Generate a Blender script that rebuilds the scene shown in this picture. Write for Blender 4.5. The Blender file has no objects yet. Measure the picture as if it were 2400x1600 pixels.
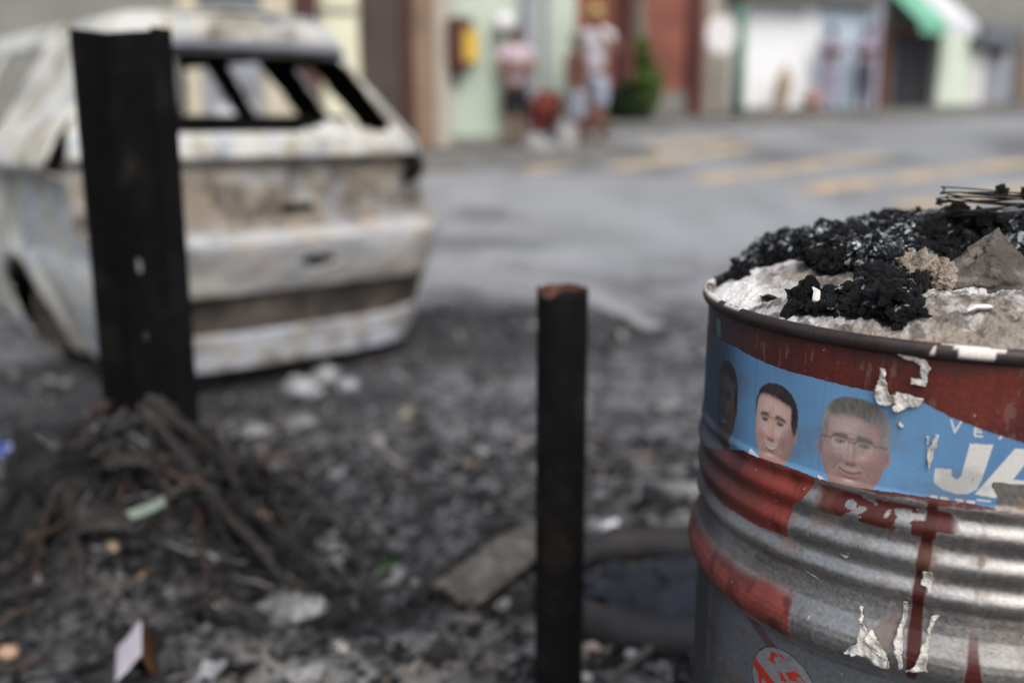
import bpy, bmesh, math, random
import numpy as np
from mathutils import Vector, Matrix, noise as mnoise

random.seed(7)
RNG = np.random.default_rng(11)
SC = bpy.context.scene
COL = SC.collection
R = math.radians

# ------------------------------------------------------------------ camera, sky, sun, exposure
F, PITCH, CZ = 2333.0, 0.218, 1.069            # focal length in photo pixels, downward pitch, eye height
cam_d = bpy.data.cameras.new("camera")
cam = bpy.data.objects.new("camera", cam_d)
COL.objects.link(cam)
cam.location = (0, 0, CZ)
cam.rotation_euler = (R(90) - PITCH, 0, 0)
cam_d.sensor_width = 36
cam_d.lens = 35.0
cam_d.clip_start = 0.02
cam_d.clip_end = 800
cam_d.dof.use_dof = True
cam_d.dof.focus_distance = 0.985
cam_d.dof.aperture_fstop = 1.8
SC.camera = cam

SUN_EL, SUN_ROT = R(52), R(162)
world = bpy.data.worlds.new("World")
SC.world = world
world.use_nodes = True
wn = world.node_tree
bg = wn.nodes["Background"]
sky = wn.nodes.new("ShaderNodeTexSky")
sky.sky_type = 'NISHITA'
sky.sun_disc = False
sky.sun_elevation = SUN_EL
sky.sun_rotation = SUN_ROT
sky.air_density = 1.0
sky.dust_density = 6.0
sky.ozone_density = 1.0
hs = wn.nodes.new("ShaderNodeHueSaturation")
hs.inputs["Saturation"].default_value = 0.65
wn.links.new(sky.outputs[0], hs.inputs["Color"])
wn.links.new(hs.outputs[0], bg.inputs[0])
bg.inputs[1].default_value = 0.135

sun_d = bpy.data.lights.new("sun", 'SUN')
sun = bpy.data.objects.new("sun", sun_d)
COL.objects.link(sun)
sun_d.energy = 0.55
sun_d.angle = R(50)
sun_d.color = (1.0, 0.96, 0.9)
# sun direction from elevation / rotation (rotation measured from +Y towards +X)
sdir = Vector((math.sin(SUN_ROT) * math.cos(SUN_EL), math.cos(SUN_ROT) * math.cos(SUN_EL), math.sin(SUN_EL)))
sun.rotation_euler = sdir.to_track_quat('Z', 'Y').to_euler()
sun.location = sdir * 30

SC.view_settings.view_transform = 'Standard'
SC.view_settings.look = 'None'
SC.view_settings.exposure = 0.5
SC.view_settings.gamma = 1.0
SC.render.engine = 'CYCLES'
SC.cycles.use_denoising = True
SC.cycles.max_bounces = 6


# ------------------------------------------------------------------ numbers
def L(r, g, b):
    """display colour 0-255 to linear"""
    return tuple(((c / 255) / 12.92 if c / 255 <= 0.04045 else ((c / 255 + 0.055) / 1.055) ** 2.4) for c in (r, g, b))


def sstep(a, b, x):
    t = np.clip((x - a) / (b - a), 0, 1)
    return t * t * (3 - 2 * t)


def _hash(ix, iy, seed):
    h = (ix.astype(np.int64) * 374761393 + iy.astype(np.int64) * 668265263 + seed * 974634777) & 0xFFFFFFFF
    h = ((h ^ (h >> 13)) * 1274126177) & 0xFFFFFFFF
    return ((h ^ (h >> 16)) & 0xFFFF) / 65535.0


def vnoise(x, y, seed=0):
    ix, iy = np.floor(x), np.floor(y)
    fx, fy = x - ix, y - iy
    fx = fx * fx * (3 - 2 * fx)
    fy = fy * fy * (3 - 2 * fy)
    a, b = _hash(ix, iy, seed), _hash(ix + 1, iy, seed)
    c, d = _hash(ix, iy + 1, seed), _hash(ix + 1, iy + 1, seed)
    return (a * (1 - fx) + b * fx) * (1 - fy) + (c * (1 - fx) + d * fx) * fy


def fbm(x, y, seed=0, octv=4):
    x, y = np.asarray(x, float), np.asarray(y, float)
    s, a, t = 0, 0.5, 0
    for k in range(octv):
        s = s + a * vnoise(x * 2 ** k + 17.3 * k, y * 2 ** k - 9.1 * k, seed + k)
        t += a
        a *= 0.5
    return s / t


def inpoly(x, y, poly):
    c = np.zeros(np.broadcast(x, y).shape, bool)
    n = len(poly)
    for i in range(n):
        x0, y0 = poly[i]
        x1, y1 = poly[(i + 1) % n]
        if y0 == y1:
            continue
        k = ((y0 > y) != (y1 > y)) & (x < (x1 - x0) * (y - y0) / (y1 - y0) + x0)
        c ^= k
    return c


def terrain(X, Y):
    """height of the ground: pavement by the camera, a small drop to the road, the road climbing away"""
    X, Y = np.asarray(X, float), np.asarray(Y, float)
    Yc = np.minimum(Y, 46)
    z = -0.10 * sstep(2.7, 3.5, Y)
    z = z + 0.072 * 0.5 * ((Yc - 4) + np.sqrt((Yc - 4) ** 2 + 0.3))
    near = 1 - sstep(3.0, 5.0, Y)
    z = z + near * (fbm(X * 3, Y * 3, 3, 4) - 0.5) * 0.10
    z = z + 0.36 * np.exp(-(((X + 0.87) / 0.27) ** 2 + ((Y - 2.25) / 0.25) ** 2))
    z = z + 0.12 * np.exp(-(((X + 1.95) / 0.35) ** 2 + ((Y - 3.9) / 0.3) ** 2))
    z = z + 0.07 * np.exp(-(((X + 0.55) / 0.6) ** 2 + ((Y - 1.75) / 0.3) ** 2))
    z = z + 0.05 * np.exp(-(((X - 0.25) / 0.4) ** 2 + ((Y - 1.55) / 0.3) ** 2))
    # flat where the drum stands
    d = np.hypot(X - 0.511, Y - 1.091)
    z = z * sstep(0.33, 0.50, d)
    return z


def tz(x, y):
    return float(terrain(x, y))


_c, _s = math.cos(PITCH), math.sin(PITCH)


def ray(x, y):
    u, v = (x - 1200) / F, (y - 800) / F
    return np.array([u, _c - v * _s, -_s - v * _c])


def at(x, y, Y):
    d = ray(x, y)
    p = d / d[1] * Y
    return Vector((p[0], p[1], p[2] + CZ))


def onground(x, y, lift=0.0):
    """the spot on the ground that the photograph shows at pixel x, y"""
    d = ray(x, y)
    t, last = 0.6, 0.6
    while t < 60:
        p = d * t
        if p[2] + CZ < tz(p[0], p[1]):
            break
        last = t
        t *= 1.01
    a, b = last, t
    for _ in range(20):
        m = (a + b) / 2
        p = d * m
        if p[2] + CZ < tz(p[0], p[1]):
            b = m
        else:
            a = m
    p = d * b
    return Vector((p[0], p[1], p[2] + CZ + lift))


# ------------------------------------------------------------------ scene helpers
def setp(o, label=None, cat=None, group=None, kind=None):
    if label: o["label"] = label
    if cat: o["category"] = cat
    if group: o["group"] = group
    if kind: o["kind"] = kind
    return o


def empty(name, loc, label, cat, rz=0.0, group=None):
    o = bpy.data.objects.new(name, None)
    COL.objects.link(o)
    o.empty_display_size = 0.1
    o.location = loc
    o.rotation_euler = (0, 0, rz)
    return setp(o, label, cat, group)


def link(name, me, mats, parent=None, smooth=False):
    o = bpy.data.objects.new(name, me)
    COL.objects.link(o)
    for m in (mats if isinstance(mats, (list, tuple)) else [mats]):
        me.materials.append(m)
    if parent is not None:
        o.parent = parent
    if smooth:
        me.polygons.foreach_set("use_smooth", [True] * len(me.polygons))
    return o


def frombm(name, bm, mats, parent=None, smooth=False):
    bmesh.ops.recalc_face_normals(bm, faces=bm.faces)
    me = bpy.data.meshes.new(name)
    bm.to_mesh(me)
    bm.free()
    return link(name, me, mats, parent, smooth)


def fromnp(name, V, Fc, mats, parent=None, smooth=True, cols=None):
    """V (n,3), Fc (m,k) ; cols {attribute: (n,4)}"""
    me = bpy.data.meshes.new(name)
    V = np.ascontiguousarray(V, dtype=np.float32)
    Fc = np.ascontiguousarray(Fc, dtype=np.int32)
    k = Fc.shape[1]
    me.vertices.add(len(V))
    me.vertices.foreach_set("co", V.ravel())
    me.loops.add(Fc.size)
    me.loops.foreach_set("vertex_index", Fc.ravel())
    me.polygons.add(len(Fc))
    me.polygons.foreach_set("loop_start", np.arange(0, Fc.size, k, dtype=np.int32))
    me.update(calc_edges=True)
    me.validate()
    for nm, c in (cols or {}).items():
        a = me.color_attributes.new(nm, 'FLOAT_COLOR', 'POINT')
        a.data.foreach_set("color", np.ascontiguousarray(c, dtype=np.float32).ravel())
    return link(name, me, mats, parent, smooth)


def gridfaces(nu, nv, keep=None, wrap=False):
    i = np.arange(nu - (0 if wrap else 1))
    j = np.arange(nv - 1)
    I, J = np.meshgrid(i, j, indexing='ij')
    I2 = (I + 1) % nu
    f = np.stack([I * nv + J, I2 * nv + J, I2 * nv + J + 1, I * nv + J + 1], -1)
    if keep is not None:
        f = f[keep]
    return f.reshape(-1, 4)


def compact(V, Fc, *arrs):
    used = np.unique(Fc)
    m = -np.ones(len(V), np.int64)
    m[used] = np.arange(len(used))
    return (V[used], m[Fc]) + tuple(a[used] for a in arrs)


def solid(o, t, off=-1):
    md = o.modifiers.new("thickness", 'SOLIDIFY')
    md.thickness = t
    md.offset = off
    return o


def bx(bm, cx, cy, cz, sx, sy, sz, rot=None, bev=0.0, mi=0):
    r = bmesh.ops.create_cube(bm, size=1.0)
    M = Matrix.Translation((cx, cy, cz)) @ (rot.to_4x4() if rot else Matrix()) @ Matrix.Diagonal((sx, sy, sz, 1))
    bmesh.ops.transform(bm, matrix=M, verts=r['verts'])
    fs = set(f for v in r['verts'] for f in v.link_faces)
    for f in fs: f.material_index = mi
    if bev:
        es = list(set(e for v in r['verts'] for e in v.link_edges))
        bmesh.ops.bevel(bm, geom=es, offset=bev, segments=2, affect='EDGES')
    return bm


def tube(bm, pts, rad, n=8, cap=True, squash=1.0):
    pts = [Vector(p) for p in pts]
    rings = []
    up = Vector((0, 0, 1))
    for i, p in enumerate(pts):
        t = (pts[min(i + 1, len(pts) - 1)] - pts[max(i - 1, 0)]).normalized()
        a = t.cross(up)
        if a.length < 1e-3: a = t.cross(Vector((0, 1, 0)))
        a.normalize()
        b = a.cross(t)
        r = rad[i] if isinstance(rad, (list, tuple)) else rad
        rings.append([bm.verts.new(p + (a * math.cos(2 * math.pi * k / n) + b * math.sin(2 * math.pi * k / n) * squash) * r) for k in range(n)])
    for q0, q1 in zip(rings, rings[1:]):
        for k in range(n):
            bm.faces.new((q0[k], q0[(k + 1) % n], q1[(k + 1) % n], q1[k]))
    if cap:
        bm.faces.new(rings[0][::-1])
        bm.faces.new(rings[-1])
    return bm


# ------------------------------------------------------------------ materials
def _base(name):
    m = bpy.data.materials.new(name)
    m.use_nodes = True
    nt = m.node_tree
    return m, nt, nt.nodes["Principled BSDF"]


def mottled(name, stops, scale=6.0, rough=0.8, metal=0.0, bump=0.0, bscale=60.0, detail=6, spec=0.4, distort=0.0):
    """noise -> colour ramp over the stops (pos, colour)"""
    m, nt, p = _base(name)
    N, K = nt.nodes, nt.links
    tc = N.new("ShaderNodeTexCoord")
    nz = N.new("ShaderNodeTexNoise")
    nz.inputs["Scale"].default_value = scale
    nz.inputs["Detail"].default_value = detail
    nz.inputs["Roughness"].default_value = 0.6
    nz.inputs["Distortion"].default_value = distort
    K.new(tc.outputs["Object"], nz.inputs["Vector"])
    cr = N.new("ShaderNodeValToRGB")
    e = cr.color_ramp.elements
    e[0].position, e[0].color = stops[0][0], (*stops[0][1], 1)
    e[1].position, e[1].color = stops[-1][0], (*stops[-1][1], 1)
    for s in stops[1:-1]:
        q = e.new(s[0])
        q.color = (*s[1], 1)
    K.new(nz.outputs[0], cr.inputs[0])
    K.new(cr.outputs[0], p.inputs["Base Color"])
    p.inputs["Roughness"].default_value = rough
    p.inputs["Metallic"].default_value = metal
    p.inputs["Specular IOR Level"].default_value = spec
    if bump:
        n2 = N.new("ShaderNodeTexNoise")
        n2.inputs["Scale"].default_value = bscale
        n2.inputs["Detail"].default_value = 4
        K.new(tc.outputs["Object"], n2.inputs["Vector"])
        b = N.new("ShaderNodeBump")
        b.inputs["Strength"].default_value = bump
        b.inputs["Distance"].default_value = 0.01
        K.new(n2.outputs[0], b.inputs["Height"])
        K.new(b.outputs[0], p.inputs["Normal"])
    return m


def around(c, k=0.25):
    return [(0.3, tuple(x * (1 - k) for x in c)), (0.7, tuple(min(1, x * (1 + k)) for x in c))]


def plain(name, c, rough=0.75, k=0.18, scale=4.0, **kw):
    return mottled(name, around(c, k), scale, rough, **kw)


def vmat(name, rough=0.8, metal=0.0, vary=0.25, scale=120.0, bump=0.0, bscale=200.0, spec=0.4, mask=False, bdist=0.004):
    """colour from the mesh's painted attribute, broken up by a fine noise; optional Mask attribute: R metallic, G roughness"""
    m, nt, p = _base(name)
    N, K = nt.nodes, nt.links
    at_ = N.new("ShaderNodeAttribute")
    at_.attribute_name = "Col"
    tc = N.new("ShaderNodeTexCoord")
    nz = N.new("ShaderNodeTexNoise")
    nz.inputs["Scale"].default_value = scale
    nz.inputs["Detail"].default_value = 5
    K.new(tc.outputs["Object"], nz.inputs["Vector"])
    mr = N.new("ShaderNodeMapRange")
    mr.inputs["From Min"].default_value = 0.3
    mr.inputs["From Max"].default_value = 0.7
    mr.inputs["To Min"].default_value = 1 - vary
    mr.inputs["To Max"].default_value = 1 + vary
    K.new(nz.outputs[0], mr.inputs[0])
    vm = N.new("ShaderNodeVectorMath")
    vm.operation = 'SCALE'
    K.new(at_.outputs["Color"], vm.inputs[0])
    K.new(mr.outputs[0], vm.inputs["Scale"])
    K.new(vm.outputs[0], p.inputs["Base Color"])
    p.inputs["Roughness"].default_value = rough
    p.inputs["Metallic"].default_value = metal
    p.inputs["Specular IOR Level"].default_value = spec
    if mask:
        a2 = N.new("ShaderNodeAttribute")
        a2.attribute_name = "Mask"
        sp = N.new("ShaderNodeSeparateColor")
        K.new(a2.outputs["Color"], sp.inputs[0])
        K.new(sp.outputs[0], p.inputs["Metallic"])
        md = N.new("ShaderNodeMath")
        md.operation = 'MULTIPLY'
        K.new(sp.outputs[1], md.inputs[0])
        K.new(mr.outputs[0], md.inputs[1])
        K.new(md.outputs[0], p.inputs["Roughness"])
    if bump:
        n2 = N.new("ShaderNodeTexNoise")
        n2.inputs["Scale"].default_value = bscale
        n2.inputs["Detail"].default_value = 5
        K.new(tc.outputs["Object"], n2.inputs["Vector"])
        b = N.new("ShaderNodeBump")
        b.inputs["Strength"].default_value = bump
        b.inputs["Distance"].default_value = bdist
        K.new(n2.outputs[0], b.inputs["Height"])
        K.new(b.outputs[0], p.inputs["Normal"])
    return m


def burnt(name, stops, scale=4.5, dark=(0.045, 0.04, 0.036), damt=0.75, thr=(0.50, 0.66), rough=0.82, streak=1.0):
    m = mottled(name, stops, scale, rough, bump=0.45, bscale=26, distort=0.7, spec=0.25)
    nt = m.node_tree
    N, K = nt.nodes, nt.links
    p = N["Principled BSDF"]
    src = p.inputs["Base Color"].links[0].from_socket
    tc = [n for n in N if n.type == 'TEX_COORD'][0]
    mp = N.new("ShaderNodeMapping")
    mp.inputs["Scale"].default_value = (1.0, 1.0, streak)
    mp.inputs["Location"].default_value = (3.1, 1.7, 0.4)
    K.new(tc.outputs["Object"], mp.inputs[0])
    nz = N.new("ShaderNodeTexNoise")
    nz.inputs["Scale"].default_value = scale * 1.6
    nz.inputs["Detail"].default_value = 9
    nz.inputs["Roughness"].default_value = 0.68
    K.new(mp.outputs[0], nz.inputs["Vector"])
    mr = N.new("ShaderNodeMapRange")
    mr.inputs["From Min"].default_value, mr.inputs["From Max"].default_value = thr
    mr.inputs["To Max"].default_value = damt
    K.new(nz.outputs[0], mr.inputs[0])
    mx = N.new("ShaderNodeMix")
    mx.data_type = 'RGBA'
    K.new(mr.outputs[0], mx.inputs[0])
    K.new(src, mx.inputs[6])
    mx.inputs[7].default_value = (*dark, 1)
    K.new(mx.outputs[2], p.inputs["Base Color"])
    return m


M_char = mottled("charred_black", [(0.3, (0.004, 0.004, 0.005)), (0.62, (0.014, 0.014, 0.016)), (0.8, (0.05, 0.05, 0.055))], 25, 0.75, bump=0.6, bscale=80, spec=0.25)
M_blacksteel = mottled("sooty_steel", [(0.25, (0.0035, 0.0035, 0.004)), (0.52, (0.006, 0.0062, 0.0075)), (0.64, (0.013, 0.012, 0.012)), (0.78, (0.045, 0.036, 0.032))], 9, 0.8, bump=0.25, bscale=140, spec=0.10)
M_rust = mottled("rust", [(0.3, (0.015, 0.007, 0.005)), (0.55, (0.06, 0.022, 0.013)), (0.75, (0.13, 0.055, 0.03))], 40, 0.85, bump=0.3)
M_carshell = burnt("burnt_car_paint", [(0.30, (0.20, 0.185, 0.15)), (0.40, (0.42, 0.41, 0.36)), (0.50, (0.56, 0.56, 0.53)), (0.58, (0.36, 0.41, 0.47)), (0.68, (0.62, 0.63, 0.61))], 4.0, (0.09, 0.088, 0.085), 0.7, (0.52, 0.68))
M_cartan = burnt("burnt_tailgate_metal", [(0.30, (0.25, 0.235, 0.20)), (0.42, (0.20, 0.165, 0.13)), (0.52, (0.27, 0.255, 0.23)), (0.62, (0.26, 0.28, 0.31)), (0.72, (0.26, 0.20, 0.145))], 3.6, (0.05, 0.045, 0.04), 0.8, (0.47, 0.62))
M_carbump = burnt("burnt_bumper_metal", [(0.30, (0.34, 0.28, 0.23)), (0.44, (0.42, 0.40, 0.37)), (0.56, (0.38, 0.40, 0.42)), (0.7, (0.40, 0.30, 0.22))], 4.0, (0.08, 0.075, 0.07), 0.75, (0.52, 0.68), 0.75, 2.0)
M_carbeam = burnt("bumper_beam_metal", [(0.30, (0.30, 0.26, 0.22)), (0.45, (0.34, 0.34, 0.34)), (0.6, (0.38, 0.41, 0.48))], 5.0, (0.09, 0.08, 0.07), 0.8, (0.50, 0.62), 0.65, 2.5)
M_cardark = mottled("car_soot", [(0.3, (0.006, 0.006, 0.006)), (0.6, (0.018, 0.016, 0.015)), (0.75, (0.07, 0.055, 0.045))], 6, 0.9, spec=0.1)


# ------------------------------------------------------------------ ground, road, pavement
def axis(a, b, step, lo, hi, g=1.14):
    mid = list(np.arange(a, b + 1e-6, step))
    x, d, r = b, step, []
    while x < hi:
        d *= g
        x += d
        r.append(x)
    x, d, l = a, step, []
    while x > lo:
        d *= g
        x -= d
        l.append(x)
    return np.array(l[::-1] + mid + r)


gx = axis(-2.6, 2.8, 0.03, -240, 240)
gy = axis(0.7, 6.0, 0.03, -60, 320)
GX, GY = np.meshgrid(gx, gy, indexing='ij')
GZ = terrain(GX, GY)
road = np.array([0.27, 0.285, 0.305]) * 0.92
ash = np.array([0.042, 0.044, 0.050])
t_ = fbm(GX * 0.9, GY * 0.9, 21, 4)
mixr = sstep(2.8, 7.4, GY + 2.2 * (t_ - 0.5) - 0.10 * GX)
ashY = 1 + 1.5 * sstep(1.8, 3.0, GY)
C = ash[None, None] * ashY[..., None] * (1 - mixr[..., None]) + road[None, None] * mixr[..., None]
C = C * (0.75 + 0.5 * fbm(GX * 2.5, GY * 1.4, 5, 4))[..., None]
pale = sstep(0.55, 0.70, fbm(GX * 2.2 + 3, GY * 2.2, 33, 4)) * (1 - mixr)
C = C * (1 - pale[..., None] * 0.6) + np.array([0.24, 0.225, 0.205]) * pale[..., None] * 0.6
# pale swept ash strip beside the car and round the foot of the drum
strip = np.exp(-((GX - 0.75 - 0.25 * (GY - 2.6)) / 0.55) ** 2 - ((GY - 2.75) / 0.75) ** 2)
C = C * (1 - 0.55 * strip[..., None]) + np.array([0.22, 0.21, 0.20]) * 0.55 * strip[..., None]
mot = fbm(GX * 7, GY * 7, 71, 5)
zone = 1 - sstep(4.6, 6.4, GY + 1.2 * (t_ - 0.5))
C = C * (1 + zone * 2.0 * (mot - 0.5))[..., None]
lite = sstep(0.56, 0.66, fbm(GX * 9 + 5, GY * 9, 72, 4)) * zone * 0.75
C = C * (1 - lite[..., None]) + np.array([0.165, 0.17, 0.178]) * lite[..., None]
drk = sstep(0.55, 0.66, fbm(GX * 3 + 8, GY * 3.5, 73, 4)) * (1 - sstep(5.5, 8.5, GY)) * (0.8 - 0.35 * sstep(2.4, 3.4, GY))
C = C * (1 - drk[..., None]) + np.array([0.014, 0.0145, 0.016]) * drk[..., None]
soot = np.exp(-(((GX + 0.1) / 0.9) ** 2 + ((GY - 5.1) / 0.55) ** 2)) + 1.3 * np.exp(-(((GX + 1.7) / 1.3) ** 2 + ((GY - 4.0) / 0.75) ** 2)) + 0.8 * np.exp(-(((GX - 0.1) / 0.8) ** 2 + ((GY - 5.2) / 0.4) ** 2))
soot = soot + 0.9 * np.exp(-((GX + 0.86) / 0.42) ** 2 - ((GY - 2.2) / 0.4) ** 2)
soot = np.clip(soot * (0.5 + fbm(GX * 2, GY * 2, 8, 3)), 0, 0.85)
C = C * (1 - soot[..., None]) + np.array([0.012, 0.012, 0.014]) * soot[..., None]
dk = sstep(0.58, 0.68, fbm(GX * 0.55 + 9, GY * 0.8, 61, 3)) * mixr * 0.45
C = C * (1 - dk[..., None])
V = np.stack([GX, GY, GZ], -1).reshape(-1, 3)
Cg = np.concatenate([C.reshape(-1, 3), np.ones((len(V), 1))], 1)
M_ground = vmat("asphalt_and_ash", rough=0.88, vary=0.35, scale=45, bump=0.7, bscale=60, bdist=0.01, spec=0.3)
ground = fromnp("ground", V, gridfaces(len(gx), len(gy)), M_ground, cols={"Col": Cg})
setp(ground, "sloping street of grey asphalt under ash and soot", None, None, "structure")


def drape(name, poly, mat, lift=0.004, step=0.15, col=None):
    """a thin sheet following the terrain inside a polygon"""
    xs = [p[0] for p in poly]
    ys = [p[1] for p in poly]
    ux = np.arange(min(xs), max(xs) + step, step)
    uy = np.arange(min(ys), max(ys) + step, step)
    X, Y = np.meshgrid(ux, uy, indexing='ij')
    cx = (X[:-1, :-1] + X[1:, 1:]) / 2
    cy = (Y[:-1, :-1] + Y[1:, 1:]) / 2
    keep = inpoly(cx, cy, poly)
    Vv = np.stack([X, Y, terrain(X, Y) + lift], -1).reshape(-1, 3)
    Fc = gridfaces(len(ux), len(uy), keep)
    Vv, Fc = compact(Vv, Fc)
    return fromnp(name, Vv, Fc, mat)


def worn(name, c, thr=0.5, scale=3.0):
    """paint worn through to the asphalt"""
    m = mottled(name, [(thr - 0.12, (0.25, 0.25, 0.255)), (thr + 0.04, tuple(0.5 * x + 0.12 for x in c)), (thr + 0.14, c)], scale, 0.8, detail=8)
    return m


M_yel = worn("worn_yellow_paint", (0.64, 0.45, 0.21), 0.475)
M_wht = worn("worn_white_paint", (0.30, 0.315, 0.35), 0.52, 2.0)


def stripe(px, w, mat, name, lab):
    a, b = onground(*px[0]), onground(*px[1])
    d = Vector((b.x - a.x, b.y - a.y, 0)).normalized()
    n = Vector((-d.y, d.x, 0)) * w / 2
    m = max(4, int((b - a).length / 0.08))
    T, Wd = np.meshgrid(np.linspace(0, 1, m), np.linspace(-1, 1, 7), indexing='ij')
    rag = 1 + 0.25 * (fbm(T * (b - a).length * 3, Wd * 2, 90, 3) - 0.5)
    X = a.x + (b.x - a.x) * T + n.x * Wd * rag
    Y = a.y + (b.y - a.y) * T + n.y * Wd * rag
    o = fromnp(name, np.stack([X, Y, terrain(X, Y) + 0.006], -1).reshape(-1, 3), gridfaces(m, 7), mat)
    return setp(o, lab, None, None, "structure")


for q, w in ((((1240, 402), (1480, 352)), 0.34), (((1440, 396), (1760, 343)), 0.36), (((1640, 424), (2060, 366)), 0.36),
             (((1880, 448), (2420, 378)), 0.40), (((2130, 486), (2560, 424)), 0.42), (((1500, 346), (1690, 325)), 0.5)):
    stripe(q, w, M_yel, "road_marking", "worn yellow stripe painted along the road")
stripe(((1090, 632), (1300, 665)), 0.16, M_wht, "road_marking", "faint pale line on the road")
stripe(((1370, 690), (1540, 770)), 0.13, M_wht, "road_marking", "faint pale line on the road")

# far pavement with its kerb, along the foot of the houses
FA0 = Vector((-1.12, 13.27, 0))
FAd = Vector((0.87, 0.5, 0)).normalized()
FB0 = Vector((1.75, 18.9, 0))
FBd = Vector((11.0, 5.4, 0)).normalized()
# ------------------------------------------------------------------ PART 2


class Facade:
    def __init__(self, P0, d):
        self.P0, self.d = P0, d
        self.n = Vector((-d.y, d.x, 0))
        self.ang = math.atan2(d.y, d.x)

    def s(self, px, py=180, off=0.0):
        """distance along the facade seen at pixel px (off: metres in front of the wall)"""
        r_ = ray(px, py)
        o = self.P0 - self.n * off
        t = (o.x * self.n.x + o.y * self.n.y) / (r_[0] * self.n.x + r_[1] * self.n.y)
        return (r_[0] * t - o.x) * self.d.x + (r_[1] * t - o.y) * self.d.y

    def z(self, px, py, off=0.0):
        r_ = ray(px, py)
        o = self.P0 - self.n * off
        t = (o.x * self.n.x + o.y * self.n.y) / (r_[0] * self.n.x + r_[1] * self.n.y)
        return r_[2] * t + CZ

    def pt(self, s, off=0.0):
        return self.P0 + self.d * s - self.n * off


FA, FB = Facade(FA0, FAd), Facade(FB0, FBd)

# pavement strip in front of the houses
M_pave = plain("pavement_concrete", (0.125, 0.125, 0.122), 0.9, 0.25, 2.0, bump=0.3)
M_kerb = plain("kerb_concrete", (0.15, 0.15, 0.148), 0.9, 0.25, 3.0)


def pavement(name, F_, s0, s1, width):
    ss = np.linspace(s0, s1, 40)
    V, Fc = [], []
    for i, s in enumerate(ss):
        a, b = F_.pt(s, width), F_.pt(s, -0.05)
        za, zb = tz(a.x, a.y), tz(b.x, b.y)
        V += [(a.x, a.y, za - 0.2), (a.x, a.y, za + 0.14), (b.x, b.y, zb + 0.16), (b.x, b.y, zb - 0.3)]
    for i in range(len(ss) - 1):
        for k in range(3):
            Fc.append((i * 4 + k, i * 4 + 4 + k, i * 4 + 5 + k, i * 4 + 1 + k))
    o = fromnp(name, V, Fc, M_pave, smooth=False)
    return setp(o, None, None, None, "structure")


pavement("pavement", FA, -14.0, 2.75, 1.35)
pavement("pavement", FB, -0.8, 16, 1.5)


def house(F_, x0, x1, H, wallmat, label, name="house", roofmat=None, depth=5.0, pad=(0, 0)):
    s0, s1 = F_.s(x0) + pad[0], F_.s(x1) + pad[1]
    g = F_.pt(s0)
    z0 = min(tz(g.x, g.y), tz(*F_.pt(s1)[:2]))
    e = empty(name, (g.x, g.y, z0), label, "house", F_.ang)
    bm = bmesh.new()
    w = s1 - s0
    bx(bm, w / 2, depth / 2, H / 2 - 0.2, w - 0.006, depth, H + 0.4)
    frombm("wall", bm, wallmat, e)
    bm = bmesh.new()
    bx(bm, w / 2, depth / 2, H + 0.08, w + 0.10, depth + 0.3, 0.16, bev=0.02)
    frombm("roof", bm, roofmat or M_conc, e)
    e_s0, e_z0 = s0, z0

    def piece(nm, px0, px1, py0, py1, mat, out=0.05, thick=0.10, to_ground=False, bev=0.015, parent=e, ref=None):
        """a box on the wall between two pixel columns and rows; out = how far its face stands proud"""
        a, b = F_.s(px0, 180, out) - e_s0, F_.s(px1, 180, out) - e_s0
        xm = (px0 + px1) / 2
        zt = F_.z(xm, py0, out) - e_z0
        zb = (0.02 if to_ground else F_.z(xm, py1, out) - e_z0)
        m = bmesh.new()
        bx(m, (a + b) / 2, -out + thick / 2, (zt + zb) / 2, b - a, thick, zt - zb, bev=bev)
        return frombm(nm, m, mat, parent)
    return e, piece


def shutter(piece, px0, px1, py0, py1, mat, nm="roller_shutter", to_ground=True):
    o = piece(nm, px0, px1, py0, py1, mat, 0.03, 0.06, to_ground)
    return o


M_conc = plain("grey_concrete", (0.20, 0.20, 0.195), 0.9, 0.2, 1.5, bump=0.3)
M_cream = plain("cream_plaster", (0.52, 0.48, 0.38), 0.85, 0.12, 1.2)
M_paleyel = plain("pale_yellow_plaster", (0.68, 0.68, 0.52), 0.8, 0.1, 1.5)
M_greenpl = mottled("light_green_plaster", [(0.3, (0.37, 0.46, 0.38)), (0.55, (0.46, 0.54, 0.46)), (0.75, (0.53, 0.58, 0.52))], 1.3, 0.85)
M_beige = plain("beige_plaster", (0.40, 0.37, 0.32), 0.85, 0.15, 2)
M_brown = mottled("dark_brown_metal", [(0.3, (0.040, 0.031, 0.027)), (0.7, (0.075, 0.055, 0.047))], 1.2, 0.6)
M_maroon = plain("maroon_paint", (0.062, 0.026, 0.024), 0.6, 0.2)
M_tan = plain("tan_plaster", (0.24, 0.165, 0.115), 0.85, 0.2, 2)
M_bluegrey = plain("blue_grey_paint", (0.27, 0.29, 0.33), 0.7, 0.12, 2)
M_slate = plain("slate_window", (0.13, 0.145, 0.17), 0.3, 0.2, 3)
M_brick = mottled("red_brick_wall", [(0.3, (0.15, 0.06, 0.05)), (0.5, (0.25, 0.092, 0.07)), (0.68, (0.30, 0.13, 0.085))], 1.1, 0.9)
M_darkred = plain("dark_red_paint", (0.09, 0.030, 0.028), 0.7, 0.2)
M_dark = plain("dark_doorway", (0.020, 0.020, 0.022), 0.6, 0.3)
M_white = mottled("white_plaster", [(0.3, (0.76, 0.79, 0.82)), (0.7, (0.84, 0.87, 0.90))], 1.0, 0.85)
M_sky = mottled("light_blue_plaster", [(0.3, (0.42, 0.50, 0.61)), (0.6, (0.54, 0.65, 0.75))], 1.0, 0.85)
M_lilac = plain("lilac_paint", (0.30, 0.27, 0.36), 0.85, 0.15, 2)
M_greydk = plain("dark_grey_plaster", (0.115, 0.12, 0.115), 0.9, 0.2, 1)
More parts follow.
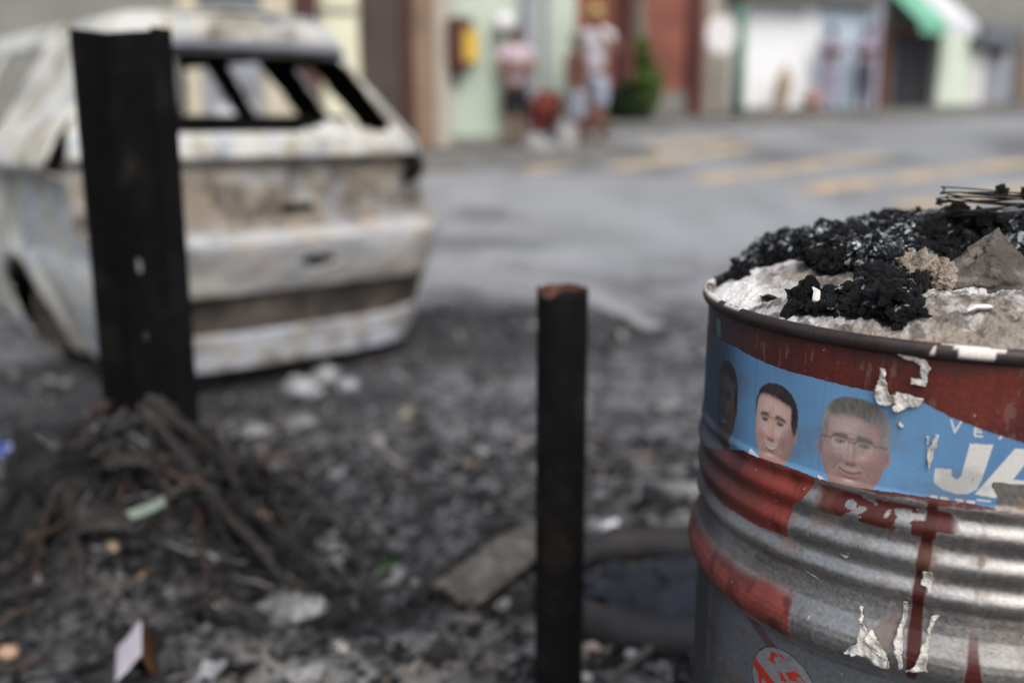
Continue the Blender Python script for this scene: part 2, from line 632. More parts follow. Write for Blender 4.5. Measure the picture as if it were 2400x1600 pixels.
M_grey = plain("grey_plaster", (0.21, 0.215, 0.20), 0.9, 0.2, 1)
M_pgreen = plain("pale_green_plaster", (0.62, 0.71, 0.60), 0.85, 0.12, 1.2)
M_awng = plain("green_awning_cloth", (0.16, 0.42, 0.30), 0.8, 0.1, 3)
M_awnw = plain("white_awning_cloth", (0.55, 0.58, 0.62), 0.8, 0.1, 3)
M_orangewood = plain("red_brown_wood", (0.12, 0.045, 0.025), 0.7, 0.25, 3)
M_navy = plain("navy_door", (0.026, 0.030, 0.042), 0.5, 0.2, 2)
M_postg = plain("green_post_paint", (0.06, 0.15, 0.115), 0.6, 0.2, 3)
M_red = plain("red_plastic", (0.20, 0.018, 0.015), 0.45, 0.15, 3)
M_yel2 = plain("yellow_plastic", (0.60, 0.40, 0.06), 0.5, 0.12, 3)
M_wplast = plain("white_plastic", (0.68, 0.68, 0.69), 0.45, 0.1, 4)

# ---- house with shuttered front behind the burnt car
e, pc = house(FA, -900, 1010, 4.6, M_cream, "cream house with brown roller shutters behind the burnt car")
pc("wall_panel", -880, 425, -200, 400, M_grey, 0.03, 0.06, True)
for a, b in ((428, 470), (622, 684)):
    pc("pillar", a, b, -200, 400, M_cream, 0.10, 0.2, True)
w_ = pc("window", 476, 616, -40, 34, M_slate, 0.04, 0.06)
d_ = pc("door", 476, 616, 60, 400, M_bluegrey, 0.04, 0.06, True)
pc("door_panel", 510, 590, 190, 236, M_slate, 0.055, 0.04)
pc("door_panel", 500, 600, 244, 280, M_awnw, 0.055, 0.04)
shutter(pc, 692, 752, -200, 400, M_maroon)
pc("pillar", 764, 842, -200, 400, M_paleyel, 0.14, 0.24, True)
pc("pillar_band", 764, 842, 18, 34, M_grey, 0.16, 0.08)
sh = shutter(pc, 848, 968, -200, 400, M_brown)
pc("shutter_rail", 940, 972, -200, 400, M_maroon, 0.06, 0.05, True)
pc("pillar", 974, 1014, -200, 400, M_tan, 0.16, 0.3, True)

# ---- light green house
e, pc = house(FA, 1012, 1348, 4.9, M_greenpl, "light green plaster house behind the standing people", pad=(0.01, 0))
pc("pilaster", 1018, 1058, -200, 400, M_beige, 0.07, 0.12, True)
pc("pilaster", 1075, 1110, -200, 400, M_greenpl, 0.04, 0.06, True)
pc("downpipe", 1224, 1262, -200, 300, M_bluegrey, 0.12, 0.12, True, 0.05)
pc("downpipe", 1272, 1290, -200, 300, M_bluegrey, 0.05, 0.06, True, 0.02)
pc("plinth", 1060, 1210, 318, 400, M_grey, 0.05, 0.06, True)

# ---- red brick house, set back
e, pc = house(FB, 1290, 1648, 6.4, M_brick, "red brick house beyond the light green house")
pc("pilaster", 1448, 1476, -200, 400, M_darkred, 0.10, 0.15, True)
pc("pilaster", 1612, 1640, -200, 400, M_darkred, 0.10, 0.15, True)
pc("plinth", 1500, 1612, 215, 300, M_grey, 0.06, 0.08, True)
pc("gate", 1350, 1440, -60, 300, M_brick, 0.04, 0.06, True)
# ---- white house
e, pc = house(FB, 1648, 1912, 4.15, M_white, "white plaster house beside the green post", pad=(0.01, 0), roofmat=M_greydk)
pc("pillar", 1652, 1712, -60, 300, M_beige, 0.10, 0.15, True)
pc("plinth", 1715, 1905, 250, 300, M_grey, 0.04, 0.06, True)
pc("eave", 1712, 1912, -40, 8, M_greydk, 0.35, 0.35)
# ---- light blue house
e, pc = house(FB, 1912, 2058, 4.05, M_sky, "light blue house between the white house and the awning", pad=(0.01, 0), roofmat=M_greydk)
pc("corner_strip", 2040, 2056, 20, 300, M_lilac, 0.05, 0.08, True)
pc("eave", 1914, 2056, -40, 12, M_greydk, 0.30, 0.3)
# ---- shop under the awning
e, pc = house(FB, 2058, 2192, 6.5, M_greydk, "dark shop with a red brown door frame under an awning", name="shop", pad=(0.01, 0))
pc("door_frame", 2066, 2086, 66, 300, M_orangewood, 0.08, 0.1, True)
pc("lintel", 2086, 2186, 66, 84, M_orangewood, 0.08, 0.1)
pc("door", 2098, 2142, 86, 300, M_navy, 0.03, 0.05, True)
pc("shutter", 2146, 2184, 86, 300, M_dark, 0.03, 0.05, True)
# awning: a sloping cloth of a green and a white half, with a little thickness
aw = empty("awning", FB.pt(FB.s(2060), 0.01) + Vector((0, 0, FB.z(2100, -30))), "green and white cloth awning over the dark shop doorway", "awning", FB.ang)
wA = FB.s(2122) - FB.s(2060)
wB = FB.s(2190) - FB.s(2122)
for x0, w, mt, nm in ((0, wA, M_awng, "green_cloth"), (wA, wB, M_awnw, "white_cloth")):
    bm = bmesh.new()
    bx(bm, x0 + w / 2, -0.5, -0.42, w - 0.01, 1.25, 0.03, Matrix.Rotation(R(38), 3, 'X'))
    bx(bm, x0 + w / 2, -0.99, -0.90, w - 0.01, 0.02, 0.22)
    frombm(nm, bm, mt, aw)
bm = bmesh.new()
for xx in (0.05, wA, wA + wB - 0.05):
    tube(bm, [(xx, 0, -0.85), (xx, -0.97, -0.83)], 0.015, 6)
frombm("awning_arm", bm, M_greydk, aw)
# ---- grey house on the right
e, pc = house(FB, 2192, 2520, 7.0, M_grey, "grey plaster house with a pale green front at the right edge", pad=(0.01, 0))
pc("front_panel", 2200, 2276, 62, 300, M_pgreen, 0.07, 0.1, True)
pc("shutter", 2278, 2308, 120, 300, M_wplast, 0.05, 0.07, True)
pc("door", 2312, 2372, 130, 300, M_bluegrey, 0.04, 0.06, True)
pc("canopy", 2296, 2380, 60, 108, M_slate, 0.45, 0.45)
pc("fanlight", 2316, 2350, 110, 132, M_dark, 0.05, 0.05)
pc("door_jamb", 2374, 2392, 70, 300, M_greydk, 0.08, 0.1, True)
pc("side_panel", 2394, 2440, 60, 300, M_tan, 0.05, 0.07, True)

# backdrop beyond the roofs is the open sky of the world

# ---- wall box on the green house
def on_facade(F_, px, py, off):
    s = F_.s(px, py, off)
    p = F_.pt(s, off)
    return Vector((p.x, p.y, F_.z(px, py, off)))


b0 = on_facade(FA, 1080, 160, 0.14)
bxo = empty("wall_box", b0, "red and yellow box mounted on the light green wall", "box", FA.ang)
bm = bmesh.new()
bx(bm, -0.02, 0, 0.30, 0.30, 0.26, 0.64, bev=0.03)
frombm("housing", bm, M_darkred, bxo)
bm = bmesh.new()
bx(bm, 0.07, -0.15, 0.27, 0.22, 0.05, 0.40, bev=0.02)
frombm("door", bm, M_yel2, bxo)
bm = bmesh.new()
tube(bm, [(-0.05, 0.05, 0.0), (-0.05, 0.05, -0.12), (-0.05, 0.10, -0.2)], 0.04, 8)
frombm("conduit", bm, M_dark, bxo)
# globe lamp on the green wall
b0 = on_facade(FA, 1182, 55, 0.20)
lp = empty("wall_lamp", b0, "white globe lamp on the light green wall", "lamp", FA.ang)
bm = bmesh.new()
bmesh.ops.create_uvsphere(bm, u_segments=20, v_segments=12, radius=0.14)
frombm("globe", bm, M_wplast, lp, True)
bm = bmesh.new()
tube(bm, [(0, 0.02, -0.12), (0, 0.1, -0.16), (0, 0.2, -0.14)], 0.025, 8)
frombm("bracket", bm, M_greydk, lp)

# round white sign and the green post
def pole_at(px, pyg, h, r, mat, name, label, cat, z_extra=0.0, n=12):
    g = onground(px, pyg)
    e = empty(name, g, label, cat)
    bm = bmesh.new()
    tube(bm, [(0, 0, -0.15), (0, 0, h)], [r, r * 0.85], n)
    frombm("pole", bm, mat, e, True)
    return e, g


sg = FB.pt(FB.s(1684, 200, 0.9), 0.9)
sg.z = tz(sg.x, sg.y)
sgz = FB.z(1684, 82, 0.9) - sg.z
se = empty("street_sign", sg, "round white sign on a grey post in front of the beige pillar", "sign", FB.ang)
bm = bmesh.new()
tube(bm, [(0, 0.03, -0.1), (0, 0.03, 2.75)], 0.03, 10)
frombm("pole", bm, M_grey, se, True)
bm = bmesh.new()
bmesh.ops.create_cone(bm, cap_ends=True, segments=32, radius1=0.34, radius2=0.34, depth=0.03, matrix=Matrix.Translation((0, -0.02, sgz)) @ Matrix.Rotation(R(90), 4, 'X'))
frombm("disc", bm, M_wplast, se)

sg = FB.pt(FB.s(1729, 200, 0.7), 0.7)
sg.z = tz(sg.x, sg.y)
se = empty("post", sg, "green painted street post in front of the white house", "post", FB.ang)
bm = bmesh.new()
tube(bm, [(0, 0, -0.1), (0, 0, 2.2)], [0.13, 0.11], 12)
frombm("pole", bm, M_postg, se, True)
bm = bmesh.new()
bx(bm, 0, 0, 2.42, 0.24, 0.22, 0.42, bev=0.02)
frombm("cap_box", bm, M_orangewood, se)

# ---- potted palm in front of the brick house
M_trunk = plain("pale_trunk", (0.16, 0.165, 0.145), 0.9, 0.35, 6)
M_leaf = mottled("palm_leaf", [(0.3, (0.030, 0.065, 0.012)), (0.6, (0.075, 0.13, 0.02)), (0.75, (0.15, 0.17, 0.05))], 6, 0.6)
M_leafd = plain("dark_leaf", (0.015, 0.03, 0.012), 0.7, 0.3, 6)
pg = FB.pt(FB.s(1496, 250, 0.8), 0.8)
pg.z = tz(pg.x, pg.y) + 0.13
pt_ = empty("tree", pg, "slender pale trunked tree with green shrub growth at its foot before the brick house", "tree")
bm = bmesh.new()
tube(bm, [(0, 0, -0.1), (0.03, 0, 0.8), (-0.04, 0, 1.8), (-0.02, 0.02, 3.0), (0.03, 0, 4.4)], [0.16, 0.13, 0.115, 0.10, 0.09], 12)
frombm("trunk", bm, M_trunk, pt_, True)


def leafcloud(name, cx, cy, cz, rx, ry, rz, n, mat, parent, size=0.09):
    V, Fc = [], []
    for i in range(n):
        d = RNG.normal(size=3)
        d /= np.linalg.norm(d)
        rr = RNG.random() ** 0.45 * (0.75 + 0.4 * RNG.random())
        c = np.array([cx, cy, cz]) + d * np.array([rx, ry, rz]) * rr
        a = RNG.normal(size=3)
        a /= np.linalg.norm(a)
        b = np.cross(a, RNG.normal(size=3))
        b /= np.linalg.norm(b)
        s = size * (0.6 + 0.8 * RNG.random())
        k = len(V)
        V += [c - a * s, c + b * s * 0.35, c + a * s, c - b * s * 0.35]
        Fc.append((k, k + 1, k + 2, k + 3))
    return fromnp(name, V, Fc, mat, parent, False)


leafcloud("foliage", 0.14, -0.1, 0.60, 0.27, 0.25, 0.42, 420, M_leaf, pt_, 0.12)
leafcloud("foliage", 0.02, -0.1, 1.12, 0.16, 0.16, 0.34, 170, M_leaf, pt_, 0.12)
leafcloud("undergrowth", -0.18, -0.05, 0.30, 0.42, 0.3, 0.42, 500, M_leafd, pt_, 0.12)
leafcloud("crown", 0.0, 0.0, 4.9, 1.3, 1.2, 0.9, 900, M_leaf, pt_, 0.2)
leafcloud("creeper", 0.0, -0.05, 2.75, 0.22, 0.2, 0.35, 120, plain("silver_leaf", (0.42, 0.45, 0.43), 0.7, 0.2, 5), pt_, 0.12)

# ---- tan sack and brown sack against the white house
def sack(px, off, w, h, mat, label, lean=0.0):
    g = FB.pt(FB.s(px, 270, off), off)
    g.z = tz(g.x, g.y) + 0.13
    bm = bmesh.new()
    bmesh.ops.create_uvsphere(bm, u_segments=18, v_segments=14, radius=0.5)
    for v in bm.verts:
        k = 1 + 0.25 * mnoise.noise(v.co * 3 + Vector((px, 0, 0)))
        top = max(0, v.co.z - 0.2) * 1.2
        v.co = Vector((v.co.x * w * k * (1 - top), v.co.y * w * 0.8 * k * (1 - top), (v.co.z + 0.46) * h))
        v.co.x += lean * v.co.z
    o = frombm("sack", bm, mat, None, True)
    o.location = g
    return setp(o, label, "sack")


sack(1822, 0.55, 0.34, 1.0, plain("jute_cloth", (0.33, 0.26, 0.19), 0.9, 0.2, 6), "tall tan sack leaning on the white house wall", 0.12)
sack(1902, 0.6, 0.42, 0.55, plain("pink_cloth", (0.30, 0.20, 0.18), 0.9, 0.2, 6), "low pinkish bundle at the corner of the white and blue houses")


# ------------------------------------------------------------------ people
M_skin = plain("brown_skin", (0.20, 0.10, 0.065), 0.6, 0.12, 8)
M_skin2 = plain("dark_skin", (0.11, 0.055, 0.036), 0.6, 0.12, 8)
M_hair = plain("dark_hair", (0.012, 0.010, 0.010), 0.6, 0.3, 30)


def skinmesh(name, chains, mat, parent, sub=1):
    """chains: list of (parent_vertex_key or None, [(key, (x,y,z), r), ...]) ; one continuous skinned surface"""
    bm = bmesh.new()
    sk = bm.verts.layers.skin.verify()
    vs = {}
    first = True
    for par, pts in chains:
        prev = vs.get(par)
        for key, co, r in pts:
            v = bm.verts.new(co)
            v[sk].radius = (r, r) if not isinstance(r, tuple) else r
            if first:
                v[sk].use_root = True
                first = False
            vs[key] = v
            if prev is not None:
                bm.edges.new((prev, v))
            prev = v
    me = bpy.data.meshes.new(name)
    bm.to_mesh(me)
    bm.free()
    o = link(name, me, mat)
    a = o.modifiers.new("skin", 'SKIN')
    a.use_smooth_shade = True
    b = o.modifiers.new("sub", 'SUBSURF')
    b.levels = b.render_levels = sub
    dg = bpy.context.evaluated_depsgraph_get()
    ev = o.evaluated_get(dg)
    m2 = bpy.data.meshes.new_from_object(ev)
    o.modifiers.clear()
    o.data = m2
    if not m2.materials: m2.materials.append(mat)
    m2.polygons.foreach_set("use_smooth", [True] * len(m2.polygons))
    if parent: o.parent = parent
    return o


def person(loc, rz, H, label, shirt, lower, skin=None, arms="folded", lower_len="shorts", hair="short", cap=None, stoop=0.0, vest=False):
    """a standing figure facing local -y; H standing height"""
    skin = skin or M_skin
    k = H / 1.70
    e = empty("person", loc, label, "person", rz)
    st = stoop

    def P(x, y, z):
        # stoop bends everything above the hip forward
        if z > 0.92 and st:
            a = st * min(1, (z - 0.92) / 0.3)
            dz, dy = z - 0.92, y
            y = dy * math.cos(a) - dz * math.sin(a)
            z = 0.92 + dz * math.cos(a) + dy * math.sin(a) * 0.2
        return (x * k, y * k, z * k)
    ch = [(None, [("pelvis", P(0, 0, 0.92), 0.125 * k), ("waist", P(0, 0.0, 1.08), 0.115 * k), ("chest", P(0, 0.01, 1.27), 0.135 * k), ("collar", P(0, 0.01, 1.40), 0.075 * k),
                  ("neck", P(0, 0.0, 1.47), 0.05 * k), ("jaw", P(0, -0.02, 1.53), 0.062 * k), ("head", P(0, -0.005, 1.60), 0.078 * k), ("crown", P(0, 0, 1.665), 0.05 * k)]),
          ("jaw", [("nose", P(0, -0.098, 1.565), 0.012 * k)]),
          ("head", [("ear_l", P(-0.085, 0, 1.58), 0.016 * k)]), ("head", [("ear_r", P(0.085, 0, 1.58), 0.016 * k)])]
    for s, n in ((-1, "l"), (1, "r")):
        ch.append(("pelvis", [("hip" + n, P(s * 0.095, 0, 0.86), 0.085 * k), ("knee" + n, P(s * 0.10, -0.02, 0.48), 0.055 * k), ("ank" + n, P(s * 0.105, 0.01, 0.09), 0.036 * k), ("toe" + n, P(s * 0.12, -0.13, 0.035), 0.032 * k)]))
        sh = P(s * 0.185, 0.01, 1.38)
        if arms == "folded":
            el, wr = P(s * 0.25, -0.05, 1.12), P(-s * 0.02, -0.20, 1.16 + 0.03 * s)
            dirf = Vector((-s, 0.05, 0.1))
        elif arms == "raised" and s > 0:
            el, wr = P(0.34, -0.06, 1.18), P(0.20, -0.20, 1.36)
            dirf = Vector((-0.6, -0.2, 0.7))
        else:
            el, wr = P(s * 0.26, 0.02, 1.10), P(s * 0.25, -0.08, 0.86)
            dirf = Vector((0, -0.2, -1))
        dirf.normalize()
        W = Vector(wr)
        palm = W + dirf * 0.07 * k
        ch.append(("collar", [("sh" + n, sh, 0.058 * k), ("el" + n, el, 0.042 * k), ("wr" + n, wr, 0.027 * k), ("palm" + n, tuple(palm), (0.036 * k, 0.02 * k))]))
        side = dirf.cross(Vector((0, 1, 0)))
        if side.length < 0.1: side = Vector((1, 0, 0))
        side.normalize()
        for q in range(4):
            b = palm + side * (q - 1.5) * 0.02 * k + dirf * 0.02 * k
            ln = (0.062, 0.075, 0.07, 0.055)[q] * k
            cur = Vector((0, 0.35, 0.1)) * ln
            ch.append(("palm" + n, [("f%d%s" % (q, n), tuple(b), 0.009 * k), ("g%d%s" % (q, n), tuple(b + dirf * ln * 0.55), 0.008 * k), ("h%d%s" % (q, n), tuple(b + dirf * ln + cur), 0.007 * k)]))
        tb = W + side * -0.03 * k + dirf * 0.03 * k
        ch.append(("wr" + n, [("t0" + n, tuple(tb), 0.011 * k), ("t1" + n, tuple(tb + (dirf - side * 0.6) * 0.045 * k), 0.009 * k)]))
    skinmesh("body", ch, skin, e, 2)
    # shirt
    sc = [(None, [("a", P(0, 0, 0.90), 0.150 * k), ("b", P(0, 0, 1.08), 0.140 * k), ("c", P(0, 0.01, 1.27), 0.160 * k), ("d", P(0, 0.01, 1.41), 0.088 * k)])]
    for s, n in ((-1, "l"), (1, "r")):
        sh = P(s * 0.185, 0.01, 1.38)
        if arms == "folded": el = P(s * 0.25, -0.05, 1.12)
        elif arms == "raised" and s > 0: el = P(0.34, -0.06, 1.18)
        else: el = P(s * 0.26, 0.02, 1.10)
        mid = tuple(sh[i] * 0.45 + el[i] * 0.55 for i in range(3))
        if not vest: sc.append(("d", [("s" + n, sh, 0.078 * k), ("m" + n, mid, 0.068 * k)]))
    skinmesh("shirt", sc, shirt, e, 2)
    lo = [(None, [("a", P(0, 0, 0.95), 0.148 * k), ("b", P(0, 0, 0.86), 0.150 * k)])]
    zb = 0.50 if lower_len == "shorts" else 0.12
    for s, n in ((-1, "l"), (1, "r")):
        lo.append(("b", [("h" + n, P(s * 0.10, 0, 0.80), 0.108 * k), ("k" + n, P(s * 0.105, -0.01, max(zb, 0.5)), 0.085 * k)] + ([("f" + n, P(s * 0.107, 0.0, zb), 0.06 * k)] if zb < 0.4 else [])))
    skinmesh("shorts" if lower_len == "shorts" else "trousers", lo, lower, e, 2)
    # hair or cap, eyes, mouth
    bm = bmesh.new()
    bmesh.ops.create_uvsphere(bm, u_segments=20, v_segments=14, radius=1.0)
    for v in list(bm.verts):
        x, y, z = v.co
        v.co = Vector((x * 0.090, y * 0.098, z * 0.098)) * k
    kill = [f for f in bm.faces if f.calc_center_median().z < (0.018 if f.calc_center_median().y < 0 else -0.06) * k]
    bmesh.ops.delete(bm, geom=kill, context='FACES')
    hc = Vector(P(0, 0.006, 1.605))
    bmesh.ops.translate(bm, vec=hc, verts=bm.verts)
    if cap:
        bx(bm, hc.x, hc.y - 0.125 * k, hc.z + 0.03 * k, 0.15 * k, 0.12 * k, 0.012 * k)
    frombm("cap" if cap else "hair", bm, cap or M_hair, e, True)
    for s in (-1, 1):
        bm = bmesh.new()
        bmesh.ops.create_uvsphere(bm, u_segments=8, v_segments=6, radius=0.011 * k, matrix=Matrix.Translation(P(s * 0.032, -0.082, 1.585)))
        frombm("eye", bm, M_hair, e)
    bm = bmesh.new()
    bx(bm, *P(0, -0.085, 1.515), 0.045 * k, 0.012 * k, 0.008 * k)
    frombm("mouth", bm, M_darkred, e)
    return e


def pav(p, up=0.13):
    return Vector((p.x, p.y, tz(p.x, p.y) + up))


M_pink = plain("pale_pink_cloth", (0.50, 0.40, 0.46), 0.9, 0.1, 6)
M_blk = plain("black_cloth", (0.012, 0.009, 0.013), 0.9, 0.2, 6)
M_wcl = plain("white_cloth", (0.58, 0.55, 0.60), 0.9, 0.1, 6)
M_bcl = plain("pale_blue_cloth", (0.30, 0.34, 0.43), 0.9, 0.1, 6)
M_brcl = plain("brown_cloth", (0.11, 0.05, 0.035), 0.9, 0.15, 6)
M_ycap = plain("yellow_cap", (0.52, 0.45, 0.16), 0.8, 0.15, 6)
M_dcl = plain("dark_blue_cloth", (0.05, 0.055, 0.08), 0.9, 0.15, 6)
PA, PB = onground(1208, 368), onground(1390, 360)
person(pav(PA, 0.02), R(20), 1.66, "person in a pale pink top and black shorts with folded arms by the green wall", M_pink, M_blk, M_skin)
person(pav(PB, 0.02), R(-35), 1.92, "person in a yellow cap, white shirt and pale blue shorts before the brick house", M_wcl, M_bcl, M_skin, "raised", cap=M_ycap)
g = onground(1350, 366)
person(pav(g, 0.02), R(60), 1.56, "person in a dark brown top half hidden beside the one in the yellow cap", M_brcl, M_bcl, M_skin2, "down")
for px, lab, sh, off in ((1942, "person in lilac nearest the white house before the light blue wall", M_lilac, 0.45), (2022, "person in lilac nearest the awning before the light blue wall", M_lilac, 0.45)):
    p = FB.pt(FB.s(px, 200, off), off)
    person(pav(p, 0.13), R(20), 1.70, lab, sh, M_dcl if px > 2000 else M_lilac, M_skin2, "folded", "long")

# red plastic chair and two white sacks in front of the people
g = onground(1278, 362)
ce = empty("plastic_chair", (g.x, g.y, g.z), "red plastic chair on the kerb between the standing people", "chair", R(25))
bm = bmesh.new()
bx(bm, 0, 0, 0.44, 0.46, 0.44, 0.03, bev=0.012)
frombm("seat", bm, M_red, ce)
bm = bmesh.new()
bx(bm, 0, 0.22, 0.70, 0.46, 0.03, 0.46, Matrix.Rotation(R(-10), 3, 'X'), bev=0.012)
frombm("backrest", bm, M_red, ce)
for sx in (-1, 1):
    bm = bmesh.new()
    tube(bm, [(sx * 0.23, 0.2, 0.66), (sx * 0.24, -0.15, 0.66), (sx * 0.23, -0.2, 0.44)], 0.018, 8)
    frombm("armrest", bm, M_red, ce, True)
    for sy in (-1, 1):
        bm = bmesh.new()
        tube(bm, [(sx * 0.20, sy * 0.19, 0.44), (sx * 0.24, sy * 0.23, 0.0)], [0.03, 0.022], 8)
        frombm("leg", bm, M_red, ce, True)


_chair_at = g.copy()


def lump(name, loc, size, mat, label, cat, seed=0, sub=3, k=0.35, freq=2.0, flat=0.0, rz=0.0, group=None, parent=None):
    bm = bmesh.new()
    bmesh.ops.create_icosphere(bm, subdivisions=sub, radius=0.5)
    o3 = Vector((seed * 7.1, seed * 3.3, seed))
    for v in bm.verts:
        d = 1 + k * mnoise.fractal(v.co * freq * 2 + o3, 0.9, 2.0, 3)
        v.co = Vector((v.co.x * size[0] * d, v.co.y * size[1] * d, max(v.co.z * d, -0.32) * size[2]))
    o = frombm(name, bm, mat, parent, True)
    o.location = loc
    o.rotation_euler = (0, 0, rz)
    return setp(o, label, cat, group)


M_sackw = plain("sack_plastic", (0.25, 0.25, 0.26), 0.5, 0.15, 4)
for px, py, sx, sz, lab in ((1262, 382, 0.42, 0.46, "white plastic sack on the kerb, the greyer one"), (1325, 374, 0.36, 0.60, "white plastic sack on the kerb, the taller and brighter one")):
    g = onground(px, py)
    lump("sack", (g.x, g.y, g.z + sz * 0.3), (sx, sx * 0.8, sz), M_sackw, lab, "sack", seed=px)
lump("cloth_bag", (_chair_at.x, _chair_at.y - 0.02, _chair_at.z + 0.455 + 0.16), (0.44, 0.40, 0.46), plain("red_cloth", (0.13, 0.026, 0.020), 0.85, 0.25, 6), "dark red cloth bag standing on the seat of the red plastic chair", "bag", 5)
# ------------------------------------------------------------------ PART 3
# ------------------------------------------------------------------ burnt car
CA = R(41)
cr_ = Vector((math.cos(CA), math.sin(CA), 0))
CROOT = Vector((-1.56, 3.80, -0.07)) + cr_ * 0.875
car = empty("burnt_car", CROOT, "burnt out hatchback with bare ash grey bodywork and no glass behind the black steel beam", "car", CA)
_hz = [0.05, 0.15, 0.40, 0.70, 0.95, 1.08, 1.45, 1.53, 1.60]
_hw = [0.72, 0.78, 0.86, 0.905, 0.915, 0.885, 0.64, 0.58, 0.50]


def hw(z): return np.interp(z, _hz, _hw)


def prof(z): return np.interp(z, [0.1, 0.40, 0.42, 0.50, 0.60, 0.645, 0.69, 0.71, 0.80, 0.945, 0.985, 1.07, 1.10, 1.44, 1.50, 1.60], [0.02, 0.0, 0.0, -0.03, -0.06, -0.065, -0.02, 0.07, 0.10, 0.155, 0.10, 0.125, 0.17, 0.40, 0.37, 0.40])


def corner(u): return 0.06 * u ** 2 + np.where(np.asarray(u) < 0, 0.10, 0.25) * (np.clip(np.abs(u) - 0.58, 0, None) / 0.42) ** 2.2


def dent(a, b, amp, seed=0, sc=4.0):
    return (fbm(a * sc + 40, b * sc + 40, seed, 3) - 0.5) * amp


M_inner = M_cardark


def shell(name, V, Fc, mat, parent=car, t=0.014, smooth=True, out=(0, -1, 0)):
    a_, b_, c_ = V[Fc[:, 0]], V[Fc[:, 1]], V[Fc[:, 2]]
    if np.cross(b_ - a_, c_ - a_).mean(0) @ np.array(out, float) < 0: Fc = Fc[:, ::-1]
    o = fromnp(name, V, Fc, [mat, M_inner], parent, smooth)
    md = o.modifiers.new("thickness", 'SOLIDIFY')
    md.thickness = t
    md.offset = -1
    md.material_offset = 1
    md.use_even_offset = False
    return o


def rearpatch(name, z0, z1, mat, hole=None, dy=0.0, nz=36, amp=0.03, t=0.014, squeeze=1.0, umax=1.0):
    u = np.linspace(-umax, umax, 73)
    z = np.linspace(z0, z1, nz)
    U, Z = np.meshgrid(u, z, indexing='ij')
    X = U * hw(Z) * squeeze
    Y = prof(Z) + corner(U) + dy + dent(X, Z, amp, 2)
    V = np.stack([X, Y, Z], -1).reshape(-1, 3)
    Uc, Zc = (U[:-1, :-1] + U[1:, 1:]) / 2, (Z[:-1, :-1] + Z[1:, 1:]) / 2
    keep = np.ones(Uc.shape, bool)
    if hole: keep = ~hole(Uc * hw(Zc), Zc)
    Fc = gridfaces(73, nz, keep)
    V, Fc = compact(V, Fc)
    return shell(name, V, Fc, mat, t=t)


M_charpan = mottled("charred_panel", [(0.3, (0.02, 0.018, 0.016)), (0.43, (0.06, 0.053, 0.047)), (0.55, (0.11, 0.093, 0.08)), (0.66, (0.22, 0.175, 0.14))], 5, 0.9, bump=0.4, bscale=40, distort=0.6, spec=0.15)
# tailgate: recessed tan panel below, pale ledge and window frame above
rearpatch("tailgate", 0.69, 0.985, M_cartan, lambda x, z: (np.abs(x - 0.69) < 0.05 + 0.02 * np.sin(z * 60)) & (z > 0.84) & (z < 0.965), amp=0.09)
def winhole(x, z):
    lim = np.interp(z, [1.09, 1.13, 1.38, 1.44], [0.56, 0.63, 0.54, 0.44])
    edge = 1.095 + 0.05 * np.exp(-((x - 0.28) / 0.10) ** 2)
    return (np.abs(x) < lim) & (z > edge) & (z < 1.435)
rearpatch("tailgate_frame", 0.985, 1.60, M_carshell, winhole, nz=48, amp=0.025)
rearpatch("bumper", 0.42, 0.70, M_carbump, lambda x, z: ((x - 0.03) ** 2 / 0.10 ** 2 + (z - 0.535 - 0.03 * x) ** 2 / 0.026 ** 2 < 1) | ((x > 0.70) & (z < 0.47 + 0.6 * (x - 0.70))), nz=30, amp=0.065, squeeze=1.0)
rearpatch("bumper_recess", 0.24, 0.42, M_charpan, dy=0.045, nz=14, amp=0.06)
o = rearpatch("crash_beam", 0.10, 0.25, M_carbeam, dy=-0.03, nz=16, amp=0.02, t=0.05, squeeze=0.93)
for uu in (-0.80, 0.80):
    bm = bmesh.new()
    tube(bm, [(uu * float(hw(zz)), float(prof(zz)) + float(corner(uu)) - 0.003, zz) for zz in np.linspace(0.71, 1.08, 12)], 0.006, 6)
    frombm("panel_seam", bm, M_cardark, car, True)
bm = bmesh.new()
bx(bm, 0.0, 0.085, 0.76, 0.16, 0.04, 0.05, bev=0.01)
frombm("latch", bm, M_cardark, car)
# dark lamp sockets either side of the tailgate
for s in (-1, 1):
    bm = bmesh.new()
    bx(bm, s * 0.70, 0.25 if s > 0 else 0.20, 0.92, 0.07, 0.20, 0.12, Matrix.Rotation(R(s * 28), 3, 'Z'), bev=0.02)
    frombm("tail_lamp_socket", bm, M_cardark, car)
# sides
CL = 4.55
AX_R, AX_F = 1.20, 3.75


